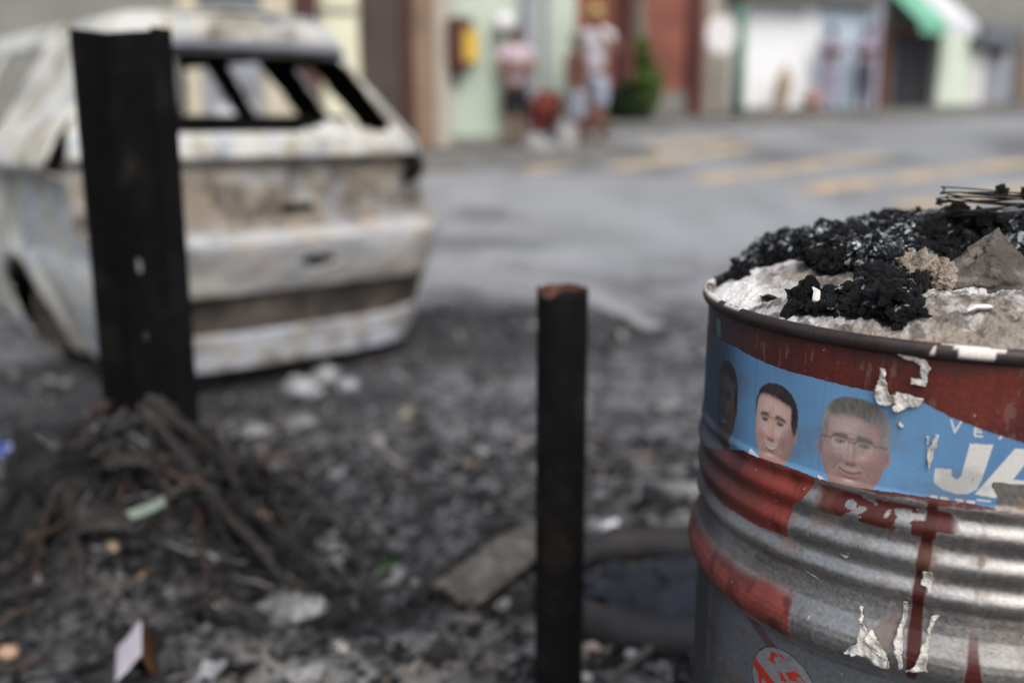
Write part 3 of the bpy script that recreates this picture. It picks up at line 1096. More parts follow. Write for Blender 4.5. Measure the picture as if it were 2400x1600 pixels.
def sidepatch(s):
    t = np.linspace(0, 1, 130)
    z = np.linspace(0.02, 1.60, 64)
    T, Z = np.meshgrid(t, z, indexing='ij')
    y0 = prof(Z) + (0.155 if s < 0 else 0.30)
    Y = y0 + T * (CL - y0)
    X = hw(Z) - 0.0 * T
    X = X - 0.20 * sstep(3.6, CL, Y) ** 2 + dent(Y, Z, 0.05, 7 + s, 2.5)
    if s < 0:
        k = (1 - sstep(1.0, 1.5, Y))
        X = X + k * (0.09 * sstep(0.905, 0.945, Z) * (1 - sstep(0.96, 1.25, Z)))
        X = X - k * 0.02 * (1 - sstep(0.88, 0.93, Z)) * sstep(0.5, 0.6, Z)
    # flared arch lips
    for ax in (AX_R, AX_F):
        rr = np.hypot(Y - ax, Z - 0.13)
        X = X + 0.03 * np.exp(-((rr - 0.41) / 0.05) ** 2)
    V = np.stack([s * X, Y, Z], -1).reshape(-1, 3)
    Yc, Zc = (Y[:-1, :-1] + Y[1:, 1:]) / 2, (Z[:-1, :-1] + Z[1:, 1:]) / 2
    top = np.interp(Yc, [0, 2.55, 3.35, 3.45, 4.55], [1.6, 1.6, 1.06, 1.03, 0.86])
    drop = Zc > top
    for ax in (AX_R, AX_F): drop |= np.hypot(Yc - ax, Zc - 0.13) < 0.38
    slope = 0.75 * (Zc - 1.08)
    win = (Zc > 1.10) & (Zc < 1.47) & (Zc < top - 0.07)
    drop |= win & (((Yc > (1.20 if s < 0 else 1.45) + slope * 0.5) & (Yc < 1.98)) | ((Yc > (2.10 if s < 0 else 2.28)) & (Yc < 3.2)))
    if s > 0: drop |= win & (Yc > 0.86 + slope * 0.6) & (Yc < 1.12 + slope * 0.4) & (Zc < 1.42)
    drop |= (Zc < 0.03 + 0.09 * fbm(Yc * 6, Yc * 0 + s, 3)) & (Yc < 1.0)
    Fc = gridfaces(130, 64, ~drop)
    V, Fc = compact(V, Fc)
    return shell("body_side", V, Fc, M_carshell, out=(s, 0, 0))


sidepatch(-1)
sidepatch(1)
# roof, bonnet
def topskin(name, ya, yb, za, zb, ha, hb, crown, mat):
    u = np.linspace(-1, 1, 40)
    t = np.linspace(0, 1, 50)
    U, T = np.meshgrid(u, t, indexing='ij')
    H_ = ha + T * (hb - ha)
    X = U * H_
    Y = ya + T * (yb - ya)
    Z = za + T * (zb - za) + crown * (1 - U ** 2) * (0.35 + 0.65 * np.sin(np.pi * np.clip(T * 0.9 + 0.1, 0, 1))) + dent(X, Y, 0.05, 5, 2.2)
    if name == "roof": Y = Y + (corner(U) * (1 - T))
    V = np.stack([X, Y, Z], -1).reshape(-1, 3)
    return shell(name, V, gridfaces(40, 50), mat, out=(0, 0, 1))


topskin("roof", 0.39, 2.60, 1.59, 1.55, 0.515, 0.56, 0.05, M_carshell)
topskin("bonnet", 3.38, 4.55, 1.04, 0.84, 0.80, 0.66, 0.06, M_carshell)
# rear roof spoiler lip, dull blue grey underside
bm = bmesh.new()
pts = [(x, float(prof(1.47)) + float(corner(x / 0.6)) - 0.022, 1.452 + 0.012 * (1 - (x / 0.6) ** 2)) for x in np.linspace(-0.56, 0.56, 15)]
tube(bm, pts, 0.022, 8)
frombm("roof_lip", bm, mottled("lip_metal", [(0.3, (0.14, 0.15, 0.18)), (0.7, (0.24, 0.26, 0.30))], 5, 0.7), car, True)
# burnt interior: floor, seat frames, dashboard, steering wheel
bm = bmesh.new()
bx(bm, 0, 2.2, 0.30, 1.45, 3.7, 0.05)
bx(bm, 0, 3.30, 0.88, 1.40, 0.30, 0.22, bev=0.04)
bx(bm, 0, 0.62, 0.62, 1.36, 0.8, 0.05)
bx(bm, 0, 0.95, 1.08, 1.40, 0.5, 0.17, bev=0.03)
frombm("cabin_floor", bm, M_cardark, car)
for xx, yy in ((-0.36, 2.3), (0.36, 2.3), (-0.34, 1.30), (0.34, 1.30)):
    bm = bmesh.new()
    bx(bm, xx, yy, 0.55, 0.46, 0.48, 0.12, bev=0.03)
    tube(bm, [(xx - 0.22, yy - 0.22, 0.55), (xx - 0.20, yy - 0.36, 1.05), (xx, yy - 0.38, 1.10), (xx + 0.20, yy - 0.36, 1.05), (xx + 0.22, yy - 0.22, 0.55)], 0.018, 8)
    for q in range(4):
        zz = 0.66 + q * 0.1
        tube(bm, [(xx - 0.21, yy - 0.24 - q * 0.03, zz), (xx + 0.21, yy - 0.24 - q * 0.03, zz)], 0.008, 6)
    frombm("seat_frame", bm, M_cardark, car)
bm = bmesh.new()
tube(bm, [(-0.36 + 0.18 * math.cos(a), 2.98 + 0.06 * math.sin(a), 0.98 + 0.17 * math.sin(a)) for a in np.linspace(0, 2 * math.pi, 25)], 0.012, 6)
frombm("steering_wheel", bm, M_cardark, car, True)
# wheels: bare scorched rims with rags of tyre
for ax in (AX_R, AX_F):
    for s in (-1, 1):
        w = bpy.data.objects.new("wheel", None)
        COL.objects.link(w)
        w.parent = car
        w.location = (s * 0.68, ax, 0.16)
        bm = bmesh.new()
        prof_w = [(-0.09, 0.20), (-0.09, 0.235), (-0.07, 0.235), (-0.05, 0.20), (0.05, 0.20), (0.07, 0.235), (0.09, 0.235), (0.09, 0.20), (0.05, 0.18), (-0.05, 0.18)]
        n = 36
        rings = [[bm.verts.new((xx, rr * math.cos(2 * math.pi * k / n), rr * math.sin(2 * math.pi * k / n))) for xx, rr in prof_w] for k in range(n)]
        for k in range(n):
            for q in range(len(prof_w)):
                bm.faces.new((rings[k][q], rings[(k + 1) % n][q], rings[(k + 1) % n][(q + 1) % len(prof_w)], rings[k][(q + 1) % len(prof_w)]))
        for k in range(5):
            a = 2 * math.pi * k / 5
            bx(bm, s * 0.05, 0.10 * math.cos(a), 0.10 * math.sin(a), 0.03, 0.05, 0.20, Matrix.Rotation(a - math.pi / 2, 3, 'X'))
        tube(bm, [(-0.02, 0, 0), (s * 0.08, 0, 0)], 0.05, 12)
        frombm("rim", bm, M_charpan, w)
        bm = bmesh.new()
        for k in range(n):
            pass
        rings = []
        for k in range(n + 1):
            a = 2 * math.pi * k / n
            th = 0.035 + 0.03 * mnoise.noise(Vector((math.cos(a) * 2, math.sin(a) * 2, s + ax)))
            rr = 0.235
            rings.append([bm.verts.new((xx, q * math.cos(a), q * math.sin(a))) for xx, q in ((-0.08, rr), (-0.075, rr + th), (0.075, rr + th), (0.08, rr))])
        for k in range(n):
            for q in range(4):
                bm.faces.new((rings[k][q], rings[k + 1][q], rings[k + 1][(q + 1) % 4], rings[k][(q + 1) % 4]))
        frombm("tyre", bm, M_char, w)

# ------------------------------------------------------------------ black steel beam (channel section)
bz = 0.0
be = empty("steel_beam", (-0.915, 2.33, bz), "tall soot black steel channel beam with two bolt holes standing in a heap of roots", "beam", R(-24))
BH = 1.262
bm = bmesh.new()
bx(bm, 0.095, 0, BH / 2 - 0.1, 0.19, 0.009, BH + 0.2)
web = frombm("web", bm, M_blacksteel, be)
# two slotted holes cut through the web
for zz, xx, w, h in ((0.738, 0.048, 0.012, 0.020), (0.572, 0.050, 0.010, 0.016)):
    bm = bmesh.new()
    bmesh.ops.create_cone(bm, cap_ends=True, segments=20, radius1=1, radius2=1, depth=0.1, matrix=Matrix.Translation((xx, 0, zz)) @ Matrix.Diagonal((w, 1, h, 1)) @ Matrix.Rotation(R(90), 4, 'X'))
    cut = frombm("cutter", bm, M_blacksteel, be)
    md = web.modifiers.new("hole", 'BOOLEAN')
    md.operation = 'DIFFERENCE'
    md.solver = 'EXACT'
    md.object = cut
    dg = bpy.context.evaluated_depsgraph_get()
    m2 = bpy.data.meshes.new_from_object(web.evaluated_get(dg))
    web.modifiers.clear()
    web.data = m2
    bpy.data.objects.remove(cut)
for nm, xx, ln in (("flange", 0.0, 0.095), ("flange", 0.19, 0.055)):
    bm = bmesh.new()
    n = 26
    # slightly ragged, flame-thinned plate
    r0 = []
    for k in range(n + 1):
        zz = -0.1 + (BH + 0.1 + 0.001) * k / n
        e0 = ln + 0.002 * mnoise.noise(Vector((xx * 30, 0, zz * 9)))
        r0.append([bm.verts.new((xx - 0.0045, -0.0048, zz)), bm.verts.new((xx + 0.0045, -0.0048, zz)), bm.verts.new((xx + 0.0045, -e0, zz)), bm.verts.new((xx - 0.0045, -e0, zz))])
    for a, b in zip(r0, r0[1:]):
        for q in range(4): bm.faces.new((a[q], a[(q + 1) % 4], b[(q + 1) % 4], b[q]))
    bm.faces.new(r0[0])
    bm.faces.new(r0[-1])
    frombm(nm, bm, M_blacksteel, be)

# ------------------------------------------------------------------ short round pole
pe = empty("pole", (0.0835, 1.62, 0.0), "short soot black round pole with a jagged rusty open top", "pole")
n = 56
bm = bmesh.new()
PR, PRi = 0.0425, 0.0372
zs = np.concatenate([np.linspace(-0.15, 0.76, 24), [0.775, 0.787]])
rings = []


def ptop(a):
    # notch on the near left of the cut end
    d = (a - R(232) + math.pi) % (2 * math.pi) - math.pi
    return 0.800 - 0.013 * math.exp(-(d / 0.35) ** 2) + 0.004 * mnoise.noise(Vector((math.cos(a) * 3, math.sin(a) * 3, 0.3)))


for zz in list(zs) + ["top", "tin", "deep"]:
    ring = []
    for k in range(n):
        a = 2 * math.pi * k / n
        q = PR * (1 + 0.012 * mnoise.noise(Vector((math.cos(a) * 2, math.sin(a) * 2, 0 if isinstance(zz, str) else zz * 8))))
        z_ = zz
        if zz == "top": z_ = ptop(a)
        if zz == "tin": z_, q = ptop(a) - 0.001, PRi
        if zz == "deep": z_, q = 0.5, PRi
        ring.append(bm.verts.new((q * math.cos(a), q * math.sin(a), z_)))
    rings.append(ring)
for i, (a, b) in enumerate(zip(rings, rings[1:])):
    for k in range(n):
        f = bm.faces.new((a[k], a[(k + 1) % n], b[(k + 1) % n], b[k]))
        if i >= len(rings) - 3: f.material_index = 1
bm.faces.new(rings[-1])
M_pole = mottled("sooty_pole", [(0.25, (0.0035, 0.0035, 0.004)), (0.50, (0.006, 0.006, 0.007)), (0.62, (0.014, 0.011, 0.009)), (0.76, (0.05, 0.026, 0.018))], 14, 0.75, bump=0.4, bscale=120, spec=0.12)
frombm("tube", bm, [M_pole, M_rust], pe, True)
# ------------------------------------------------------------------ PART 4
# ------------------------------------------------------------------ steel drum
DX, DY, DR = 0.511, 1.091, 0.2863
drum = empty("oil_drum", (DX, DY, 0), "red and bare metal steel oil drum with a torn blue election poster, heaped with charcoal", "drum")


def ncol(c, shape): return np.broadcast_to(np.array(c, float), shape + (3,)).copy()


def mixc(C, col, m):
    return C * (1 - m[..., None]) + np.array(col) * m[..., None]


def ringpos(S, Z, rad):
    th = S / DR
    return np.stack([rad * np.sin(th), -rad * np.cos(th), Z], -1)


_pz = [0.0, 0.01, 0.25, 0.27, 0.295, 0.32, 0.34, 0.553, 0.560, 0.566, 0.572, 0.579, 0.586, 0.593, 0.601, 0.612, 0.624, 0.634]
_pr = [0.284, 0.2863, 0.2863, 0.290, 0.297, 0.290, 0.2863, 0.2863, 0.2885, 0.2925, 0.2968, 0.2988, 0.2988, 0.2972, 0.2938, 0.2895, 0.2872, 0.2865]


def drum_r(Z):
    r_ = np.interp(Z, _pz, _pr)
    ph = (Z - 0.6330) / 0.0312
    k = np.clip(sstep(0.632, 0.640, Z) * (1 - sstep(0.729, 0.743, Z)), 0, 1)
    r_ = r_ + k * 0.0052 * (0.5 - 0.5 * np.cos(2 * np.pi * (ph + 0.05)))
    return r_


RED = np.array(L(80, 32, 28))
REDHOT = np.array(L(108, 43, 32))
REDL = np.array(L(136, 58, 48))


def drum_paint(S, Z):
    sh = S.shape
    n1 = fbm(S * 45, Z * 45, 101, 4)
    n2 = fbm(S * 14, Z * 10, 102, 4)
    n3 = fbm(S * 160, Z * 160, 103, 3)
    C = ncol((0.40, 0.392, 0.385), sh) * (0.72 + 0.5 * n2)[..., None]
    C = mixc(C, (0.24, 0.21, 0.18), 0.45 * sstep(0.56, 0.72, n1))
    metal = np.full(sh, 0.96)
    rough = np.full(sh, 0.30) + 0.28 * n1
    low = 1 - sstep(0.556, 0.566, Z)
    C = mixc(C, L(84, 91, 98), low * 0.85)
    metal = metal * (1 - 0.55 * low)
    rough = rough + 0.14 * low

    def put(m, col, mt=0.0, rg=0.5):
        nonlocal C, metal, rough
        m = np.clip(m, 0, 1)
        C = C * (1 - m[..., None]) + col * m[..., None]
        metal = metal * (1 - m) + mt * m
        rough = rough * (1 - m) + rg * m

    rcol = RED * (0.75 + 0.5 * n2)[..., None]
    hot = sstep(0.50, 0.66, fbm(S * 9 + 4, Z * 12, 110, 4))
    rcol = rcol * (1 - 0.6 * hot[..., None]) + REDHOT * 0.6 * hot[..., None]
    runs = sstep(0.52, 0.75, fbm(S * 120, Z * 7, 115, 3))
    rcol = rcol * (1 - 0.18 * runs[..., None])
    scr = (fbm(S * 260, Z * 40, 116, 3) > 0.70) * 0.5
    rcol = mixc(rcol, (0.16, 0.10, 0.085), scr)
    wob = (n1 - 0.5) * 0.010 + (n3 - 0.5) * 0.003
    put(sstep(0.733, 0.736, Z + wob * 0.6), rcol)
    # orange red paint that survives below the poster on the left
    RL = [(-0.9, 0.76), (-0.2440, 0.740), (-0.2583, 0.7103), (-0.2725, 0.6990), (-0.2746, 0.673), (-0.2757, 0.6640), (-0.33, 0.6600), (-0.9, 0.655)]
    rl = inpoly(S + wob * 0.7, Z + wob * 0.5, RL).astype(float)
    put(rl, REDL * ((0.45 + 0.75 * n2) * (1 - 0.55 * sstep(0.5, 0.7, fbm(S * 60, Z * 22, 117, 4))))[..., None], 0.0, 0.42)
    # metal torn through to the right
    sil = inpoly(S + wob, Z + wob, [(-0.094, 0.735), (-0.094, 0.7635), (0.3, 0.758), (0.3, 0.735)]).astype(float)
    put(sil, ncol((0.30, 0.285, 0.265), sh), 0.8, 0.4)
    put(sil * sstep(0.5, 0.62, n1) * 0.8, ncol(L(120, 85, 55), sh), 0.0, 0.8)
    # splashes of red under the poster
    zone = sstep(-0.252, -0.236, S) * (1 - sstep(-0.125, -0.112, S)) * sstep(0.698, 0.706, Z + 0.03 * (S + 0.18)) * (1 - sstep(0.728, 0.736, Z))
    bl = zone * (fbm(S * 62, Z * 75, 120, 4) + 0.16 * zone > 0.60)
    bl = np.maximum(bl, inpoly(S + wob, Z + wob, [(-0.2412, 0.729), (-0.226, 0.7084), (-0.2006, 0.719), (-0.193, 0.703), (-0.178, 0.7041), (-0.181, 0.716), (-0.199, 0.7269), (-0.218, 0.7235)]) * 1.0)
    bl = np.where((np.hypot((S + 0.2105) / 1.3, Z - 0.7185) < 0.0042), 0, bl)
    put(bl, RED * (0.75 + 0.4 * n1)[..., None], 0.0, 0.4)
    # drips
    c1 = np.interp(Z, [0.575, 0.637, 0.673, 0.70, 0.738], [-0.1435, -0.1445, -0.143, -0.1420, -0.1395])
    w1 = np.interp(Z, [0.56, 0.60, 0.66, 0.738], [0.0040, 0.0066, 0.0060, 0.0045]) + wob * 0.3
    put(sstep(0.0008, -0.0008, np.abs(S - c1) - w1) * sstep(0.558, 0.566, Z) * (Z < 0.74), RED * 0.72 * (0.8 + 0.4 * n1)[..., None], 0.0, 0.35)
    c2 = np.interp(Z, [0.575, 0.632], [-0.0935, -0.0975])
    w2 = np.interp(Z, [0.565, 0.575, 0.60, 0.634], [0.009, 0.0075, 0.0042, 0.0015]) + wob * 0.25
    put(sstep(0.0010, -0.0010, np.abs(S - c2) - w2) * (1 - 0.75 * sstep(0.590, 0.632, Z)) * (Z > 0.556), RED * (0.6 + 0.5 * n1)[..., None], 0.0, 0.38)
    put((np.abs(S + 0.035 - wob) < 0.006) * (Z < 0.66) * (Z > 0.5), RED * (0.8 + 0.4 * n1)[..., None], 0.0, 0.38)
    # hoop: pink red on the left
    hoop = sstep(0.556, 0.562, Z) * (1 - sstep(0.600, 0.618, Z + (n2 - 0.5) * 0.012)) * (1 - sstep(-0.264, -0.256, S + (n1 - 0.5) * 0.008))
    put(hoop, np.array(L(142, 70, 62)) * ((0.55 + 0.6 * n2) * (1 - 0.5 * sstep(0.5, 0.68, fbm(S * 50, Z * 30, 118, 4))))[..., None], 0.0, 0.42)
    diag = sstep(0.60, 0.75, 1 - np.abs((Z - 0.545) + 0.55 * (S + 0.30)) / 0.02) * (Z < 0.556) * (S > -0.37) * (S < -0.24)
    put(diag * 0.7, RED * np.ones(sh + (1,)), 0.1, 0.5)
    # pale drip and logo remains on the lower body
    put(np.exp(-((S + 0.408) / 0.006) ** 4) * (Z < 0.553) * (Z > 0.448), ncol(L(150, 140, 120), sh), 0.0, 0.7)
    rr = np.hypot(S + 0.272, Z - 0.500)
    put((np.abs(rr - 0.0415) < 0.0007) * (Z > 0.475), ncol((0.03, 0.03, 0.03), sh), 0.1, 0.5)
    put((rr < 0.041) * 0.5, ncol(L(150, 155, 160), sh), 0.1, 0.5)
    put((rr < 0.0405) * (fbm(S * 70 + 5, Z * 110, 131, 3) + 0.9 * (np.abs((Z - 0.502) + 0.5 * (S + 0.295)) < 0.006) > 0.66), ncol(L(160, 48, 34), sh), 0, 0.5)
    # pits and fine dark specks in the bare metal
    pits = (vnoise(S * 520, Z * 520, 140) > 0.955) * sstep(0.5, 0.6, fbm(S * 22, Z * 22, 141, 3) + 0.25 * (np.abs(Z - 0.6) < 0.04) * (S < -0.15)) * (metal > 0.5)
    put(pits * 0.85, ncol((0.03, 0.03, 0.035), sh), 0.3, 0.6)
    specks = (vnoise(S * 300, Z * 300, 145) > 0.985) * 1.0
    put(specks * 0.8, ncol((0.55, 0.53, 0.5), sh), 0.0, 0.7)
    # rust creeping from the top seam, soot below the rim; left side painted dark for soot and the street's reflection
    put(sstep(0.5, 0.7, n1 + 0.5 * sstep(0.845, 0.868, Z) - 0.15) * 0.55 * (Z > 0.83), ncol(L(60, 34, 28), sh), 0.0, 0.8)
    rust2 = sstep(0.60, 0.70, fbm(S * 30 + 9, Z * 30, 150, 4)) * 0.55
    put(rust2 * (Z < 0.74), ncol(L(96, 66, 50), sh), 0.1, 0.75)
    soot_refl = np.clip(sstep(-0.31, -0.43, S + 0.04 * (n2 - 0.5)) * 0.86 * (1 - 0.6 * hoop), 0, 1)
    put(soot_refl, ncol((0.020, 0.021, 0.026), sh), 0.0, 0.55)
    put(((np.abs(S + 0.476) < 0.005) * (Z > 0.82) * (Z < 0.855)) * 0.8, ncol(L(120, 105, 80), sh), 0, 0.8)
    put(((np.abs(S + 0.425 + 0.2 * (Z - 0.85)) < 0.007) * (Z > 0.838) * (Z < 0.858)) * 0.7, ncol(L(70, 110, 120), sh), 0, 0.6)
    return C, metal, rough


sA = np.arange(-0.56, 0.24, 0.00125)
sB = np.arange(0.24, 2 * math.pi * DR - 0.56 - 0.004, 0.008)
ss = np.concatenate([sA, sB])
zz_ = np.concatenate([np.linspace(0, 0.44, 34), np.arange(0.445, 0.868, 0.00125), [0.868]])
S_, Z_ = np.meshgrid(ss, zz_, indexing='ij')
rad = drum_r(Z_) + (fbm(S_ * 7, Z_ * 7, 160, 3) - 0.5) * 0.0035 * (1 - sstep(0.84, 0.866, Z_))
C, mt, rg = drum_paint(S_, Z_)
n_ = S_.size
M_drum = vmat("drum_paint_and_steel", vary=0.16, scale=260, bump=0.12, bscale=330, mask=True, spec=0.45, bdist=0.002)
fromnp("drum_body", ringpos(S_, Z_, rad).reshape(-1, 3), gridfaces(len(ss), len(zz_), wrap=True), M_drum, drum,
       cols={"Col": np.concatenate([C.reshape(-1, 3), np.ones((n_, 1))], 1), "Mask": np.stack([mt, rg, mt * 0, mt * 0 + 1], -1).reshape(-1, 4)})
# rolled rim
prof_r = [(0.866, 0.2866), (0.8672, 0.2895), (0.8695, 0.2922), (0.8735, 0.2938), (0.8775, 0.2933), (0.8805, 0.2912), (0.8815, 0.2882), (0.8800, 0.2853), (0.8750, 0.2838), (0.860, 0.2835)]
sR = np.concatenate([np.arange(-0.56, 0.24, 0.002), np.arange(0.24, 2 * math.pi * DR - 0.56 - 0.004, 0.008)])
SR, KR = np.meshgrid(sR, np.arange(len(prof_r)), indexing='ij')
ZR = np.array([p[0] for p in prof_r])[KR]
RR = np.array([p[1] for p in prof_r])[KR]
nR = fbm(SR * 60, KR * 0.6, 170, 4)
CR = ncol((0.060, 0.050, 0.052), SR.shape) * (0.7 + 0.7 * nR)[..., None]
CR = mixc(CR, L(84, 60, 50), 0.35 * sstep(0.55, 0.7, fbm(SR * 25, KR * 0.3, 171, 4)))
chip = (KR >= 3) * ((S_w := ((SR + 0.018 * (fbm(SR * 35, KR * 0.8, 174, 3) - 0.5) * 2 > -0.148) & (SR + 0.018 * (fbm(SR * 35, KR * 0.8, 175, 3) - 0.5) * 2 < -0.100))) * 1.0) * (fbm(SR * 60, KR * 0.25, 172, 3) > 0.32)
CR = mixc(CR, (0.72, 0.69, 0.63), chip)
chipL = (KR >= 5) * (SR < -0.36) * (fbm(SR * 40, KR * 0.5, 173, 3) > 0.42) * 1.0
CR = mixc(CR, (0.62, 0.60, 0.57), chipL)
mtR = 0.7 * (1 - chip) * (1 - chipL)
rgR = 0.42 + 0.3 * nR
fromnp("rim", ringpos(SR, ZR, RR).reshape(-1, 3), gridfaces(len(sR), len(prof_r), wrap=True), M_drum, drum,
       cols={"Col": np.concatenate([CR.reshape(-1, 3), np.ones((CR[..., 0].size, 1))], 1), "Mask": np.stack([mtR, rgR, mtR * 0, mtR * 0 + 1], -1).reshape(-1, 4)})


# ---- the torn election poster: generic printed portraits and lettering
def soft(d, w=0.06): return 1 - sstep(-w, w, d)


def ell(x, y, cx, cy, rx, ry): return np.hypot((x - cx) / rx, (y - cy) / ry) - 1


def portrait(C, S, Z, s0, z0, ws, hz, skin, hair, style, glasses=False, dim=1.0, turn=-0.06, lx=-0.4):
    """a printed studio portrait of no one in particular: a lit relief of a face, with hair, brows, eyes and lips"""
    x, y = (S - s0) / ws, (Z - z0) / hz
    sk = np.array(skin)
    grey = style == "grey"

    def pc(m, col):
        nonlocal C
        C = mixc(C, np.array(col) * dim, np.clip(m, 0, 1))

    def ga(cx, cy, rx, ry): return np.exp(-((x - cx) / rx) ** 2 - ((y - cy) / ry) ** 2)
    mx, nx = turn * 1.2, turn * 1.5
    eL, eR, ey = -0.36 + turn, 0.34 + turn * 0.9, 0.0
    age = 1.0 if grey else 0.6
    q = 1 - np.abs(x / 0.91) ** 2.5 - np.abs((y + 0.06) / 1.06) ** 2.3
    h = 0.85 * np.sqrt(np.clip(q, 0.0, 1))
    h = h + 0.12 * np.exp(-((x - nx) / 0.10) ** 2) * sstep(0.12, -0.36, y) * (1 - sstep(-0.40, -0.50, y))
    h = h + 0.07 * ga(nx, -0.36, 0.12, 0.09) + 0.05 * (ga(nx - 0.14, -0.39, 0.07, 0.07) + ga(nx + 0.14, -0.39, 0.07, 0.07))
    h = h + 0.07 * ga(mx, 0.17, 0.55, 0.07)
    for ex in (eL, eR):
        h = h - 0.13 * ga(ex, 0.02, 0.19, 0.12) + 0.07 * ga(ex, -0.005, 0.12, 0.06) - 0.03 * age * ga(ex, -0.13, 0.17, 0.03)
    for sg in (-1, 1):
        h = h + 0.09 * ga(mx + sg * 0.45, -0.30, 0.20, 0.16) - 0.06 * ga(mx + sg * 0.60, -0.62, 0.15, 0.18)
        fold = x - mx - sg * (0.22 + 0.32 * np.clip((-y - 0.36) / 0.38, 0, 1))
        h = h - 0.045 * age * np.exp(-(fold / 0.055) ** 2) * sstep(-0.82, -0.62, y) * (1 - sstep(-0.50, -0.36, y))
    lipy = -0.665 + 0.85 * (x - mx) ** 2
    mw = 0.34 if not grey else 0.31
    inm = 1 - sstep(mw * 0.85, mw * 1.1, np.abs(x - mx))
    h = h + 0.07 * ga(mx, -0.66, 0.36, 0.18) + 0.015 * inm * (np.exp(-((y - lipy - 0.04) / 0.03) ** 2) + 1.3 * np.exp(-((y - lipy + 0.065) / 0.04) ** 2))
    h = h - 0.04 * ga(mx, -0.80, 0.22, 0.04) + 0.09 * ga(mx, -0.93, 0.24, 0.11)
    h = h + 0.012 * (age - 0.4) * np.sin(y * 70 + 3 * np.sin(x * 4)) * ga(mx, 0.42, 0.5, 0.16)
    # shading of the relief, in face units
    dsx = (S[1, 0] - S[0, 0]) / ws
    dzy = (Z[0, 1] - Z[0, 0]) / hz
    hx = np.gradient(h, axis=0) / dsx
    hy = np.gradient(h, axis=1) / dzy
    nrm = np.sqrt(hx ** 2 + hy ** 2 + 1.0)
    l = np.array([lx, 0.50, 0.85])
    l = l / np.linalg.norm(l)
    lam = np.clip((-hx * l[0] - hy * l[1] + l[2]) / nrm, 0, 1)
    l2 = np.array([0.75, 0.1, 0.55])
    l2 = l2 / np.linalg.norm(l2)
    fil = np.clip((-hx * l2[0] - hy * l2[1] + l2[2]) / nrm, 0, 1)
    half = l + np.array([0, 0, 1])
    half /= np.linalg.norm(half)
    spc = np.clip((-hx * half[0] - hy * half[1] + half[2]) / nrm, 0, 1) ** 18
    shade = 0.46 + 0.56 * lam + 0.16 * fil
    fc = sk * np.stack([shade ** 0.85, shade ** 1.05, shade ** 1.08], -1) + 0.07 * spc[..., None]
    fc = fc * (0.96 + 0.08 * fbm(S * 400, Z * 400, 210, 3))[..., None]
    # warmer cheeks and nose
    warm = 0.5 * (ga(mx - 0.45, -0.32, 0.24, 0.2) + ga(mx + 0.45, -0.32, 0.24, 0.2) + ga(nx, -0.36, 0.14, 0.12))
    fc = fc * (1 + warm[..., None] * np.array([0.10, -0.06, -0.05]))
    # neck, collar
    nk = soft(np.maximum(np.abs(x - 0.06) - 0.52, y + 0.55), 0.05)
    pc(nk, sk * 0.50)
    # ears
    for ex in ((-0.93, 0.93) if grey else (0.90,)):
        m = soft(ell(x, y, ex, -0.16, 0.105, 0.23), 0.12)
        pc(m, sk * 0.72)
        pc(soft(ell(x, y, ex * 0.985, -0.15, 0.05, 0.13), 0.5) * 0.6, sk * 0.35)
    # back hair mass
    nz = fbm((x + 0.3 * y) * 22, (y - 0.2 * x) * 6, 200, 4)
    if grey:
        hm = soft(np.abs((x - 0.01) / 0.965) ** 2.4 + np.abs((y - 0.25) / 0.81) ** 2.4 - 1 + 0.16 * (fbm(x * 16, y * 16, 207, 3) - 0.5), 0.10)
        tone = 0.55 + 0.75 * nz + 0.55 * sstep(0.55, 0.95, np.abs(x)) - 0.30 * sstep(0.5, 0.9, y)
    else:
        hm = soft(np.abs((x - 0.02) / 0.97) ** 2.3 + np.abs((y - 0.22) / 0.79) ** 2.3 - 1 + 0.14 * (fbm(x * 16, y * 16, 208, 3) - 0.5), 0.08) * (1 - sstep(-0.16, -0.26, y) * (x > 0))
        tone = 0.55 + 0.9 * nz + 0.5 * ga(-0.1, 0.86, 0.5, 0.12)
    C = C * (1 - hm[..., None]) + np.array(hair) * dim * tone[..., None] * hm[..., None]
    # face inside the hairline
    jaw = -q + 0.10 * np.clip(-y - 0.5, 0, 1) * np.abs(x)
    rag = 0.05 * (fbm(x * 14, y * 5, 205, 3) - 0.5)
    if grey:
        hl = 0.63 - 0.22 * np.abs(x + 0.10) ** 2.2 - 0.05 * ga(0.35, 0.6, 0.2, 9) + rag
        side = soft(0.735 + 0.5 * np.clip(0.15 - y, 0, 1) - np.abs(x) + rag, 0.06) * sstep(-0.25, 0.0, y)
    else:
        hl = 0.66 - 0.16 * np.clip(x + 0.3, 0, 2) ** 1.7 - 0.5 * np.clip(-x - 0.62, 0, 1) + rag
        side = soft(0.72 + 0.4 * np.clip(0.1 - y, 0, 1) - x + rag, 0.06) * sstep(-0.30, -0.05, y)
    fm = soft(jaw, 0.07) * soft(y - hl, 0.07) * (1 - side)
    C = C * (1 - fm[..., None]) + fc * dim * fm[..., None]
    hshadow = fm * 0.30 * np.exp(-((hl - y) / 0.10) ** 2)
    pc(hshadow, sk * 0.45)
    # brows, eyes
    bcol = np.array(hair) * (0.45 if grey else 1.0)
    for ex, sg in ((eL, -1), (eR, 1)):
        by = y - (0.175 - 0.10 * sg * (x - ex) - 0.75 * (x - ex) ** 2)
        pc(fm * 0.92 * np.exp(-(by / 0.052) ** 2) * (1 - sstep(0.18, 0.27, np.abs(x - ex))) * (0.55 + 0.7 * fbm(x * 40, y * 18, 206, 2)), bcol)
        lid = (x - ex) / 0.155
        top = 0.030 * (1 - lid ** 2) + 0.004
        bot = -0.022 * (1 - lid ** 2)
        inside = soft(np.maximum(y - ey - top, bot - (y - ey)) / 0.05, 0.25) * (np.abs(lid) < 1)
        pc(fm * inside * 0.45, (0.34, 0.30, 0.29))
